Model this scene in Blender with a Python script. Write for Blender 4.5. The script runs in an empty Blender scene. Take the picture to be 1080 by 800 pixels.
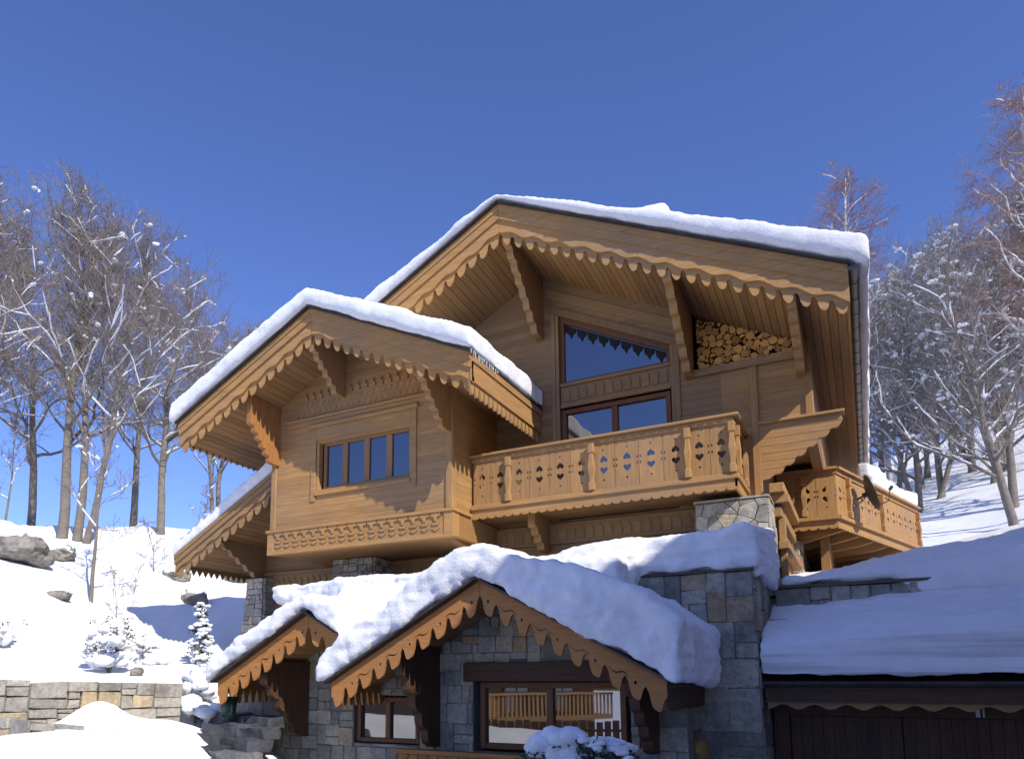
import bpy, bmesh, math, random
import numpy as np
from mathutils import Vector, noise
from mathutils.geometry import tessellate_polygon
random.seed(7)
scene = bpy.context.scene
C = scene.collection
# World axes: X runs along the chalet's front, Y goes back from the front, Z is up; z = 0 is the eye height of the photographer.

# ------------------------------------------------------------------ materials
def new_mat(name):
    m = bpy.data.materials.new(name); m.use_nodes = True
    nt = m.node_tree; b = nt.nodes['Principled BSDF']
    return m, nt, b
def nd(nt, t, **kw):
    n = nt.nodes.new(t)
    for k, v in kw.items(): setattr(n, k, v)
    return n
def ramp(nt, fac, stops):
    r = nd(nt, 'ShaderNodeValToRGB')
    e = r.color_ramp.elements
    e[0].position, e[0].color = stops[0][0], (*stops[0][1], 1)
    e[1].position, e[1].color = stops[-1][0], (*stops[-1][1], 1)
    for p, c in stops[1:-1]:
        x = e.new(p); x.color = (*c, 1)
    nt.links.new(fac, r.inputs['Fac'])
    return r
def noise_tex(nt, scale, detail=4, vec=None, rough=.55):
    n = nd(nt, 'ShaderNodeTexNoise'); n.inputs['Scale'].default_value = scale
    n.inputs['Detail'].default_value = detail; n.inputs['Roughness'].default_value = rough
    if vec is not None: nt.links.new(vec, n.inputs['Vector'])
    return n
def mixc(nt, a, b, fac, mode='MIX'):
    m = nd(nt, 'ShaderNodeMix', data_type='RGBA', blend_type=mode)
    for i, x in ((0, fac), (6, a), (7, b)):
        if isinstance(x, (int, float)): m.inputs[i].default_value = x
        elif isinstance(x, tuple): m.inputs[i].default_value = (*x, 1)
        else: nt.links.new(x, m.inputs[i])
    return m.outputs[2]
def bump(nt, b, height, strength=.3, dist=.01):
    n = nd(nt, 'ShaderNodeBump'); n.inputs['Strength'].default_value = strength
    n.inputs['Distance'].default_value = dist
    nt.links.new(height, n.inputs['Height']); nt.links.new(n.outputs[0], b.inputs['Normal'])
def wood(name, light, dark, axis, rough=.62, grey=None, greyamt=.35, tonevar=.17):
    m, nt, b = new_mat(name)
    tc = nd(nt, 'ShaderNodeTexCoord'); mp = nd(nt, 'ShaderNodeMapping')
    nt.links.new(tc.outputs['Object'], mp.inputs['Vector'])
    s = {'x': (1.1, 14, 14), 'y': (14, 1.1, 14), 'z': (14, 14, 1.1)}[axis]
    mp.inputs['Scale'].default_value = s
    at = nd(nt, 'ShaderNodeAttribute', attribute_name='tone', attribute_type='GEOMETRY')
    off = nd(nt, 'ShaderNodeVectorMath', operation='ADD')
    nt.links.new(mp.outputs[0], off.inputs[0])
    mul = nd(nt, 'ShaderNodeMath', operation='MULTIPLY'); mul.inputs[1].default_value = 37
    nt.links.new(at.outputs['Fac'], mul.inputs[0]); nt.links.new(mul.outputs[0], off.inputs[1])
    n1 = noise_tex(nt, 1.6, 6, off.outputs[0], .65)
    n2 = noise_tex(nt, 5.5, 3, off.outputs[0], .6)
    r = ramp(nt, n1.outputs['Fac'], [(.28, dark), (.5, tuple((a + c) / 2 for a, c in zip(light, dark))), (.68, light)])
    # knots
    vo = nd(nt, 'ShaderNodeTexVoronoi'); vo.inputs['Scale'].default_value = .35
    nt.links.new(off.outputs[0], vo.inputs['Vector'])
    kn = ramp(nt, vo.outputs['Distance'], [(.0, (.35, .25, .2)), (.09, (1, 1, 1))])
    c = mixc(nt, r.outputs[0], kn.outputs[0], .6, 'MULTIPLY')
    tr = ramp(nt, at.outputs['Fac'], [(0, (1 - tonevar,) * 3), (1, (1 + tonevar * .25, 1 + tonevar * .2, 1 + tonevar * .15))])
    c = mixc(nt, c, tr.outputs[0], 1.0, 'MULTIPLY')
    # weathering and stains, large and soft, running with the boards
    n3 = noise_tex(nt, .55, 5, tc.outputs['Object'], .6)
    gr = ramp(nt, n3.outputs['Fac'], [(.42, (0, 0, 0)), (.68, (1, 1, 1))])
    g = grey or tuple(x * .62 for x in (light[1], light[1] * .86, light[1] * .72))
    mm = nd(nt, 'ShaderNodeMath', operation='MULTIPLY'); mm.inputs[1].default_value = greyamt
    nt.links.new(gr.outputs[0], mm.inputs[0])
    c = mixc(nt, c, g, mm.outputs[0])
    nt.links.new(c, b.inputs['Base Color'])
    b.inputs['Roughness'].default_value = rough
    b.inputs['Specular IOR Level'].default_value = .3
    ad = nd(nt, 'ShaderNodeMath', operation='ADD'); nt.links.new(n1.outputs['Fac'], ad.inputs[0]); nt.links.new(n2.outputs['Fac'], ad.inputs[1])
    bump(nt, b, ad.outputs[0], .35, .006)
    return m
HL, HD = (.53, .305, .115), (.37, .195, .066)
M = {}
for ax in 'xyz':
    M['honey_' + ax] = wood('honey_wood_' + ax, HL, HD, ax)
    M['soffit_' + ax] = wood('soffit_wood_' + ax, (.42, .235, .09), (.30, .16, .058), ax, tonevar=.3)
    M['orange_' + ax] = wood('orange_wood_' + ax, (.50, .235, .07), (.36, .15, .042), ax, greyamt=.2)
    M['wall_' + ax] = wood('wall_wood_' + ax, (.40, .245, .108), (.28, .165, .07), ax, greyamt=.35, tonevar=.25)
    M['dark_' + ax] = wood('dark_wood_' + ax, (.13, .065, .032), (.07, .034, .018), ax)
M['frame'] = wood('window_frame_wood', (.25, .11, .045), (.15, .065, .028), 'z')
M['frame_light'] = wood('window_frame_light_wood', (.42, .24, .10), (.32, .17, .07), 'z')

def simple(name, col, rough=.5, metal=0, bumpscale=None, bs=.2, bd=.01, var=None):
    m, nt, b = new_mat(name)
    b.inputs['Base Color'].default_value = (*col, 1); b.inputs['Roughness'].default_value = rough
    b.inputs['Metallic'].default_value = metal
    tc = nd(nt, 'ShaderNodeTexCoord')
    if bumpscale:
        n = noise_tex(nt, bumpscale, 5, tc.outputs['Object']); bump(nt, b, n.outputs['Fac'], bs, bd)
    if var:
        n = noise_tex(nt, var[0], 5, tc.outputs['Object'], .6)
        r = ramp(nt, n.outputs['Fac'], [(.35, col), (.65, var[1])])
        nt.links.new(r.outputs[0], b.inputs['Base Color'])
    return m
M['metal_dark'] = simple('dark_roof_metal', (.055, .045, .04), .5, .6, 20, var=(3, (.09, .075, .06)))
M['gutter'] = simple('copper_gutter', (.10, .095, .075), .45, .5, 12, var=(4, (.16, .15, .12)))
M['black'] = simple('near_black_recess', (.012, .010, .009), .8)
M['dish'] = simple('dark_grey_dish', (.07, .075, .07), .5, .2)
M['plastic_green'] = simple('dark_green_plastic', (.02, .06, .05), .5)
M['zinc'] = simple('pale_number_plate', (.5, .5, .52), .4)
M['white_paint'] = simple('white_marks', (.8, .8, .8), .5)
M['lampglass'] = simple('amber_glass_globe', (.32, .20, .05), .25)
M['curtain'] = simple('pale_curtain', (.55, .52, .46), .9, 0, 9)

def glass(name, col, ior, rough=.015):
    m, nt, b = new_mat(name)
    b.inputs['Base Color'].default_value = (*col, 1); b.inputs['Roughness'].default_value = rough
    b.inputs['IOR'].default_value = ior
    tc = nd(nt, 'ShaderNodeTexCoord'); n = noise_tex(nt, 1.3, 1, tc.outputs['Object']); bump(nt, b, n.outputs['Fac'], .05, .01)
    return m
M['glass'] = glass('dark_window_glass', (.006, .009, .022), 3.0)
M['glass_low'] = glass('reflecting_window_glass', (.02, .02, .02), 3.6)

def snow_mat(name, strata=False):
    m, nt, b = new_mat(name)
    tc = nd(nt, 'ShaderNodeTexCoord')
    n1 = noise_tex(nt, 3.0, 6, tc.outputs['Object'], .6); n2 = noise_tex(nt, 22, 5, tc.outputs['Object'], .7)
    r = ramp(nt, n1.outputs['Fac'], [(.3, (.80, .82, .85)), (.7, (.88, .89, .90))])
    c = r.outputs[0]
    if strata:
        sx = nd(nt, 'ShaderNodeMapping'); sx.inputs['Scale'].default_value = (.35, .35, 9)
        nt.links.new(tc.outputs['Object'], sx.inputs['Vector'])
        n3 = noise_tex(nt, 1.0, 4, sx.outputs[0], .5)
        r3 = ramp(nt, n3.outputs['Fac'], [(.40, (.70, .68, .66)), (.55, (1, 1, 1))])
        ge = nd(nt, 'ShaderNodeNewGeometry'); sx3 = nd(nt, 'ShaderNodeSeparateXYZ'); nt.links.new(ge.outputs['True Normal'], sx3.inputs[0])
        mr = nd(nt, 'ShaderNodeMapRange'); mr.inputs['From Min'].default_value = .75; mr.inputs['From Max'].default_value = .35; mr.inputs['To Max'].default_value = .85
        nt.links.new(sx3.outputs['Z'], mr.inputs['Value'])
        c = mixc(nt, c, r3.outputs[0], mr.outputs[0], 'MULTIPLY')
    nt.links.new(c, b.inputs['Base Color']); b.inputs['Roughness'].default_value = .75
    b.inputs['Specular IOR Level'].default_value = .2
    b.inputs['Diffuse Roughness'].default_value = .5
    ad = nd(nt, 'ShaderNodeMath', operation='MULTIPLY_ADD'); ad.inputs[1].default_value = .5
    nt.links.new(n2.outputs['Fac'], ad.inputs[0]); nt.links.new(n1.outputs['Fac'], ad.inputs[2])
    bump(nt, b, ad.outputs[0], .55, .05)
    return m
M['snow'] = snow_mat('snow'); M['snow_strata'] = snow_mat('layered_snow', True)
m, nt, b = new_mat('ice'); b.inputs['Base Color'].default_value = (.85, .9, .95, 1); b.inputs['Roughness'].default_value = .1
b.inputs['Transmission Weight'].default_value = .6; b.inputs['IOR'].default_value = 1.31; M['ice'] = m

def stone_mat(name, stops):
    m, nt, b = new_mat(name)
    tc = nd(nt, 'ShaderNodeTexCoord'); at = nd(nt, 'ShaderNodeAttribute', attribute_name='tone', attribute_type='GEOMETRY')
    n1 = noise_tex(nt, 2.2, 8, tc.outputs['Object'], .68); n2 = noise_tex(nt, 14, 6, tc.outputs['Object'], .7)
    r = ramp(nt, at.outputs['Fac'], stops)
    r1 = ramp(nt, n1.outputs['Fac'], [(.3, (.5, .48, .45)), (.5, (.95, .95, .95)), (.7, (1.25, 1.2, 1.12))])
    c = mixc(nt, r.outputs[0], r1.outputs[0], .9, 'MULTIPLY')
    r2 = ramp(nt, n2.outputs['Fac'], [(.35, (.62, .62, .64)), (.6, (1.08, 1.08, 1.06))])
    c = mixc(nt, c, r2.outputs[0], .8, 'MULTIPLY')
    nt.links.new(c, b.inputs['Base Color']); b.inputs['Roughness'].default_value = .85
    ad = nd(nt, 'ShaderNodeMath', operation='ADD'); nt.links.new(n1.outputs['Fac'], ad.inputs[0]); nt.links.new(n2.outputs['Fac'], ad.inputs[1])
    bump(nt, b, ad.outputs[0], .7, .03)
    return m
M['stone'] = stone_mat('grey_stone', [(0, (.23, .22, .18)), (.35, (.35, .335, .28)), (.7, (.45, .425, .35)), (.90, (.48, .43, .33)), (.97, (.46, .33, .19)), (1, (.46, .33, .19))])
M['stone_pale'] = stone_mat('pale_stone', [(0, (.32, .30, .27)), (.4, (.42, .39, .34)), (.75, (.52, .48, .41)), (.95, (.56, .46, .30)), (1, (.56, .44, .26))])
M['mortar'] = simple('mortar', (.18, .17, .145), .95, 0, 30, .6, .02, (6, (.17, .165, .15)))
M['slate'] = stone_mat('dark_slate', [(0, (.05, .055, .065)), (.6, (.10, .105, .12)), (1, (.20, .20, .21))])  # dark bluish stone colour stands in for shade on the steps
M['mortar_pale'] = simple('pale_mortar', (.17, .16, .14), .95, 0, 30, .6, .02, (6, (.25, .24, .21)))
M['rock'] = simple('lichened_rock', (.13, .115, .095), .9, 0, 5, 1, .06, (2.5, (.36, .33, .28)))
M['bark'] = simple('grey_brown_bark', (.18, .15, .12), .9, 0, 14, .8, .03, (5, (.24, .21, .17)))
M['twig'] = simple('brown_twigs', (.19, .145, .12), .8, 0, None, var=(.6, (.30, .25, .21)))
M['twig_red'] = simple('reddish_twigs', (.24, .13, .10), .8, 0, None, var=(.6, (.32, .21, .17)))
M['birch'] = simple('birch_bark', (.72, .68, .64), .7, 0, 8, .5, .01, (3.2, (.30, .26, .23)))
M['needle'] = simple('dark_needles', (.03, .045, .035), .8, 0, None, var=(4, (.06, .07, .05)))
M['dryleaf'] = simple('dry_brown_leaves', (.12, .07, .045), .85, 0, None, var=(5, (.07, .06, .045)))
M['log'] = None
m, nt, b = new_mat('log_end')
tc = nd(nt, 'ShaderNodeTexCoord'); oi = nd(nt, 'ShaderNodeObjectInfo')
n = noise_tex(nt, 18, 4, tc.outputs['Object']); r = ramp(nt, n.outputs['Fac'], [(.3, (.62, .29, .065)), (.7, (.86, .50, .16))])
ro = ramp(nt, oi.outputs['Random'], [(0, (.55, .5, .42)), (.5, (.95, .9, .8)), (1, (1.2, 1.15, 1.05))])
nt.links.new(mixc(nt, r.outputs[0], ro.outputs[0], 1., 'MULTIPLY'), b.inputs['Base Color']); b.inputs['Roughness'].default_value = .8
M['log'] = m
M['logbark'] = simple('log_bark', (.20, .11, .05), .9)
M['twig_grey'] = simple('grey_twigs', (.20, .175, .155), .8, 0, None, var=(.6, (.30, .27, .25)))

# ------------------------------------------------------------------ mesh helpers
class MB:
    def __init__(s): s.v = []; s.f = []; s.t = []; s.rng = random.Random(len(bpy.data.meshes) * 13 + 5)
    def add(s, vs, fs, tone=None):
        if tone is None: tone = s.rng.random()
        o = len(s.v); s.v += [tuple(p) for p in vs]
        s.f += [tuple(i + o for i in f) for f in fs]; s.t += [tone] * len(fs)
    def box(s, x0, x1, y0, y1, z0, z1, tone=None):
        s.add([(x, y, z) for x in (x0, x1) for y in (y0, y1) for z in (z0, z1)],
              [(0, 1, 3, 2), (4, 6, 7, 5), (0, 4, 5, 1), (2, 3, 7, 6), (0, 2, 6, 4), (1, 5, 7, 3)], tone)
        return s
    def prism(s, loops, axis, a0, a1, tone=None):
        """2D loops (outer first, then holes) pushed through along an axis; axis 'y' takes (x,z), 'x' takes (y,z), 'z' takes (x,y)"""
        if loops and isinstance(loops[0][0], (int, float)): loops = [loops]
        flat = [p for l in loops for p in l]; n = len(flat)
        def P(p, a): return (p[0], a, p[1]) if axis == 'y' else ((a, p[0], p[1]) if axis == 'x' else (p[0], p[1], a))
        vs = [P(p, a0) for p in flat] + [P(p, a1) for p in flat]
        tris = tessellate_polygon([[Vector((p[0], p[1], 0)) for p in l] for l in loops])
        fs = [tuple(t) for t in tris] + [tuple(i + n for i in reversed(t)) for t in tris]
        o = 0
        for l in loops:
            k = len(l)
            for i in range(k): j = (i + 1) % k; fs.append((o + i, o + j, n + o + j, n + o + i))
            o += k
        s.add(vs, fs, tone); return s
    def hexa(s, bottom, top, tone=None):
        s.add(list(bottom) + list(top), [(3, 2, 1, 0), (4, 5, 6, 7), (0, 1, 5, 4), (1, 2, 6, 5), (2, 3, 7, 6), (3, 0, 4, 7)], tone); return s
    def tube(s, pts, rad, n=10, cap=True, tone=None):
        vs = []; fs = []
        pts = [Vector(p) for p in pts]
        if isinstance(rad, (int, float)): rad = [rad] * len(pts)
        for i, p in enumerate(pts):
            d = (pts[min(i + 1, len(pts) - 1)] - pts[max(i - 1, 0)]).normalized()
            a = Vector((0, 0, 1)) if abs(d.z) < .9 else Vector((1, 0, 0))
            e1 = d.cross(a).normalized(); e2 = d.cross(e1)
            for k in range(n):
                t = 2 * math.pi * k / n
                vs.append(p + (e1 * math.cos(t) + e2 * math.sin(t)) * rad[i])
        for i in range(len(pts) - 1):
            for k in range(n): fs.append((i * n + k, i * n + (k + 1) % n, (i + 1) * n + (k + 1) % n, (i + 1) * n + k))
        if cap: fs.append(tuple(range(n))[::-1]); fs.append(tuple((len(pts) - 1) * n + k for k in range(n)))
        s.add(vs, fs, tone); return s
    def mesh(s, name, mat, smooth=False, fix=True):
        me = bpy.data.meshes.new(name); me.from_pydata(s.v, [], s.f)
        at = me.attributes.new('tone', 'FLOAT', 'FACE'); at.data.foreach_set('value', s.t)
        if fix:
            bm = bmesh.new(); bm.from_mesh(me); bmesh.ops.recalc_face_normals(bm, faces=bm.faces); bm.to_mesh(me); bm.free()
        if smooth: me.polygons.foreach_set('use_smooth', [True] * len(me.polygons))
        for mm in (mat if isinstance(mat, (list, tuple)) else [mat]): me.materials.append(mm)
        me.update(); return me
    def build(s, name, mat, parent=None, smooth=False, bevel=0, fix=True):
        o = bpy.data.objects.new(name, s.mesh(name, mat, smooth, fix)); C.objects.link(o)
        if parent is not None: attach(o, parent)
        if bevel:
            b = o.modifiers.new('bevel', 'BEVEL'); b.width = bevel; b.segments = 1; b.limit_method = 'ANGLE'
        return o
def attach(o, parent):
    o.parent = parent
    if parent.type == 'EMPTY': o.location = tuple(-c for c in parent.location)
def thing(name, label, cat, loc=(0, 0, 0), group=None):
    o = bpy.data.objects.new(name, None); C.objects.link(o); o.location = loc; o.empty_display_size = .3
    o['label'] = label; o['category'] = cat
    if group: o['group'] = group
    return o
def tag(o, label=None, cat=None, group=None, kind=None):
    for k, v in (('label', label), ('category', cat), ('group', group), ('kind', kind)):
        if v: o[k] = v
    return o
def copy_tree(o, parent=None):
    c = o.copy(); C.objects.link(c)
    if parent is not None: c.parent = parent
    for ch in list(o.children): copy_tree(ch, c)
    return c

# ------------------------------------------------------------------ camera, light, sky
cam = bpy.data.cameras.new('camera'); co = bpy.data.objects.new('camera', cam); C.objects.link(co); scene.camera = co
co.location = (0, 0, 0); co.rotation_euler = (math.radians(90 + 7.584), 0, math.radians(29.115))
cam.sensor_width = 36; cam.lens = 783.5 / 1080 * 36
cam.shift_x = (540 - 477) / 1080; cam.shift_y = (613.9 - 400) / 1080
cam.clip_end = 3000; cam.clip_start = .1
SD = Vector((1.75, -1.0, 1.6)).normalized()
sun = bpy.data.lights.new('sun', 'SUN'); so = bpy.data.objects.new('sun', sun); C.objects.link(so)
sun.energy = 4.8; sun.angle = math.radians(.5); sun.color = (1, .93, .82)
so.rotation_euler = (-SD).to_track_quat('-Z', 'Y').to_euler(); so.location = (30, -20, 30)
w = bpy.data.worlds.new('World'); scene.world = w; w.use_nodes = True; nt = w.node_tree
sky = nd(nt, 'ShaderNodeTexSky'); sky.sky_type = 'NISHITA'; sky.sun_disc = False
sky.sun_elevation = math.asin(SD.z); sky.sun_rotation = math.atan2(SD.x, SD.y)
sky.altitude = 1500; sky.air_density = 1.0; sky.dust_density = .3; sky.ozone_density = 3.5
bg = nt.nodes['Background']; bg.inputs['Strength'].default_value = .138
nt.links.new(mixc(nt, sky.outputs[0], (1.0, 1.05, 1.52), 1.0, 'MULTIPLY'), bg.inputs['Color'])
scene.view_settings.view_transform = 'Standard'; scene.view_settings.look = 'None'
scene.view_settings.gamma = 1; scene.view_settings.exposure = 0
scene.cycles.max_bounces = 6; scene.cycles.diffuse_bounces = 3; scene.cycles.glossy_bounces = 3
scene.cycles.use_denoising = True

# ------------------------------------------------------------------ snow bodies
def snow_body(name, build, voxel=.06, smooth=10, lump=.05, mat='snow', parent=None, strata=0, seed=0, fine=1.):
    """Overlapping solids are fused, rounded off and roughened into one bank of snow."""
    mb = MB(); build(mb)
    o = mb.build(name + '_tmp', M[mat])
    r = o.modifiers.new('r', 'REMESH'); r.mode = 'VOXEL'; r.voxel_size = voxel
    s = o.modifiers.new('s', 'SMOOTH'); s.iterations = smooth; s.factor = .5
    dg = bpy.context.evaluated_depsgraph_get(); dg.update()
    me = bpy.data.meshes.new_from_object(o.evaluated_get(dg)); bpy.data.objects.remove(o)
    n = len(me.vertices); co_ = np.empty(n * 3); me.vertices.foreach_get('co', co_); no = np.empty(n * 3); me.vertices.foreach_get('normal', no)
    co_ = co_.reshape(-1, 3); no = no.reshape(-1, 3)
    off = Vector((seed * 3.1, seed * 1.7, seed))
    d = np.empty(n)
    for i in range(n):
        p = Vector(co_[i]) + off
        d[i] = noise.noise(p * .9) * lump * 1.3 + noise.noise(p * 2.6) * lump * .8 + (noise.noise(p * 7) * lump * .35 + noise.noise(p * 17) * lump * .16) * fine
        if strata:
            side = max(0., 1 - abs(no[i][2]) * 1.4)
            z = co_[i][2] + .03 * noise.noise(Vector((co_[i][0] * .5, co_[i][1] * .5, 3)))
            d[i] += side * strata * (math.sin(z * 38) * .5 + noise.noise(Vector((0, 0, z * 14))) * 1.2)
    co_ += no * d[:, None]
    me.vertices.foreach_set('co', co_.ravel()); me.polygons.foreach_set('use_smooth', [True] * len(me.polygons))
    me.name = name; me.materials.clear(); me.materials.append(M[mat]); me.update()
    o = bpy.data.objects.new(name, me); C.objects.link(o)
    if parent is not None: attach(o, parent)
    return o

# ------------------------------------------------------------------ board patterns
def lin(a, b, n): return [a + (b - a) * i / n for i in range(n + 1)]
def tooth_main(x):            # stepped shoulders with a small nose
    x = abs(x - .5) * 2
    if x > .74: return (1 - x) * .35
    if x > .60: return .1 + (.74 - x) / .14 * .38
    if x > .46: return .62
    return .70 + .30 * math.sqrt(max(0, 1 - (x / .46) ** 2))
def tooth_drip(x):            # long drip with rounded end, pointed notch between
    x = abs(x - .5) * 2
    if x > .72: return -.30 * ((x - .72) / .28) ** 1.3
    if x > .42: return .84 * (1 - (x - .42) / .30) ** .8
    return .84 + .16 * math.sqrt(max(0, 1 - (x / .42) ** 2))
def tooth_saw(x): return 1 - abs(x - .5) * 2
def tooth_scallop(x): return math.sqrt(max(0, 1 - (2 * x - 1) ** 2)) * .85 + .15 * (abs(x - .5) < .42)
def wavy(x): return .5 + .5 * math.cos(2 * math.pi * x) * (1 if x < .5 else 1) - .35 * (x > .93 or x < .07)
def rake_board(mb, ur, zr, p, side, s0, s1, t0, t1, fn, amp, per, w0, w1, holes=None, flip=False, tone=None):
    """a board following a gable slope: s runs out from the ridge, t hangs down from the top line"""
    top = [(ur + side * s0, zr - p * s0 - t0), (ur + side * s1, zr - p * s1 - t0)]
    bot = []; N = max(2, int(round((s1 - s0) / per)))
    if fn is None: bot = [(ur + side * s1, zr - p * s1 - t1), (ur + side * s0, zr - p * s0 - t1)]
    else:
        per_ = (s1 - s0) / N; k = 14
        for i in range(N * k + 1):
            s = s0 + (s1 - s0) * i / (N * k); x = (i % k) / k if i < N * k else 1 - 1e-6
            bot.append((ur + side * s, zr - p * s - t1 - amp * fn(x)))
        bot = bot[::-1]
    loops = [top + bot]
    if holes: loops += holes
    mb.prism(loops, 'y', w0, w1, tone)
def flat_teeth(axis, a0, a1, ztop, zb, fn, amp, per, k=12):
    N = max(1, int(round(abs(a1 - a0) / per))); pts = [(a0, ztop), (a1, ztop)]; bot = []
    for i in range(N * k + 1):
        x = (i % k) / k if i < N * k else 1 - 1e-6
        bot.append((a0 + (a1 - a0) * i / (N * k), zb - amp * fn(x)))
    return pts + bot[::-1]
def circ(cx, cz, r, n=8): return [(cx + r * math.cos(2 * math.pi * i / n), cz + r * math.sin(2 * math.pi * i / n)) for i in range(n)]
def heart(cx, cz, r, up=1):
    pts = []
    for i in range(18):
        t = 2 * math.pi * i / 18
        x = .95 * math.sin(t) ** 3; z = (.8125 * math.cos(t) - .3125 * math.cos(2 * t) - .125 * math.cos(3 * t) - .0625 * math.cos(4 * t))
        pts.append((cx + r * x * 1.05, cz + up * r * z))
    return pts
def board_with_holes(cx, z0, z1, width, ccw=True):
    """one pierced balcony board: dot, spade, heart, dot and half pairs at the joints"""
    h = (z1 - z0); m = z0 + h * .53
    L = [[(cx - width / 2 + .004, z0), (cx + width / 2 - .004, z0), (cx + width / 2 - .004, z1), (cx - width / 2 + .004, z1)]]
    L.append(heart(cx, m + .10, .078, -1)); L.append(heart(cx, m - .115, .078, 1))
    L.append(circ(cx, m + .285, .02, 6)); L.append(circ(cx, m - .31, .02, 6))
    for sx in (-1, 1):
        x = cx + sx * (width / 2 - .030)
        for dz in (.065, -.055): L.append([(x - .018, m + dz), (x, m + dz - .036), (x + .018, m + dz), (x, m + dz + .036)])
    return L

# ------------------------------------------------------------------ walls
def plank_wall(mb, z0, z1, ivals, face, thick=.035, h=.15, axis='y', back=None, g=.0018):
    """horizontal cladding boards; ivals(zmid) gives the stretches of each board"""
    z = z0
    while z < z1 - .01:
        zt = min(z + h, z1)
        for a, b in ivals((z + zt) / 2):
            if b - a < .03: continue
            t = mb.rng.random()
            if axis == 'y': mb.box(a, b, face, face + thick, z + g, zt - g, t)
            else: mb.box(face - thick, face, a, b, z + g, zt - g, t)
        z = zt
def ashlar(rng, x0, x1, z0, z1, size, out, ratio=1.5):
    w_, h_ = x1 - x0, z1 - z0
    if (w_ < size * ratio * rng.uniform(.4, 1.7) and h_ < size * rng.uniform(.5, 1.6)) or (w_ < size * .6 and h_ < size * .8):
        out.append((x0, x1, z0, z1)); return
    if w_ / ratio > h_ * rng.uniform(.75, 1.3):
        c = x0 + w_ * rng.uniform(.34, .66); ashlar(rng, x0, c, z0, z1, size, out, ratio); ashlar(rng, c, x1, z0, z1, size, out, ratio)
    else:
        c = z0 + h_ * rng.uniform(.36, .64); ashlar(rng, x0, x1, z0, c, size, out, ratio); ashlar(rng, x0, x1, c, z1, size, out, ratio)
def stone_face(mb, x0, x1, z0, z1, fn, seed=0, size=.3, keep=None, gap=.007, depth=.05, ratio=1.5, voids=()):
    """individual stones on a face; fn(a, z, out) -> world point"""
    rng = random.Random(seed); cells = []
    nrow = max(1, round((x1 - x0) / 2.2)); 
    for i in range(nrow): ashlar(rng, x0 + (x1 - x0) * i / nrow, x0 + (x1 - x0) * (i + 1) / nrow, z0, z1, size, cells, ratio)
    for (va, vb, vc, vd) in voids:
        nxt = []
        for a, b, c, d in cells:
            if b <= va or a >= vb or d <= vc or c >= vd: nxt.append((a, b, c, d)); continue
            if a < va: nxt.append((a, va, c, d))
            if b > vb: nxt.append((vb, b, c, d))
            a2, b2 = max(a, va), min(b, vb)
            if c < vc: nxt.append((a2, b2, c, vc))
            if d > vd: nxt.append((a2, b2, vd, d))
        cells = nxt
    cells = [q for q in cells if q[1] - q[0] > .05 and q[3] - q[2] > .04]
    for a, b, c, d in cells:
        if keep and not keep((a + b) / 2, (c + d) / 2, a, b, c, d): continue
        q = .028 * min(1, size / .3)
        ju = lambda: rng.uniform(-q, q) * .5
        cs = [(a + gap + ju(), c + gap + ju()), (b - gap + ju(), c + gap + ju()), (b - gap + ju(), d - gap + ju()), (a + gap + ju(), d - gap + ju())]
        # round the outline by cutting the corners a little
        ring = []
        for i in range(4):
            p, pr, nx = cs[i], cs[i - 1], cs[(i + 1) % 4]
            k = rng.uniform(.02, .08)
            ring.append((p[0] + (pr[0] - p[0]) * k, p[1] + (pr[1] - p[1]) * k)); ring.append((p[0] + (nx[0] - p[0]) * k, p[1] + (nx[1] - p[1]) * k))
        cx, cz = (a + b) / 2, (c + d) / 2; out = depth * rng.uniform(.55, 1.1)
        vs = [fn(x, z, 0) for x, z in ring] + [fn(x, z, out * .75) for x, z in ring]
        vs += [fn(cx + (x - cx) * .93, cz + (z - cz) * .93, out * rng.uniform(.92, 1.1)) for x, z in ring] + [fn(cx + rng.uniform(-.02, .02), cz, out * rng.uniform(1.0, 1.2))]
        n = 8; fs = []
        for r_ in (0, 1):
            for i in range(n): j = (i + 1) % n; fs.append((r_ * n + i, r_ * n + j, (r_ + 1) * n + j, (r_ + 1) * n + i))
        for i in range(n): fs.append((2 * n + i, 2 * n + (i + 1) % n, 3 * n))
        mb.add(vs, fs, rng.random())
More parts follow.
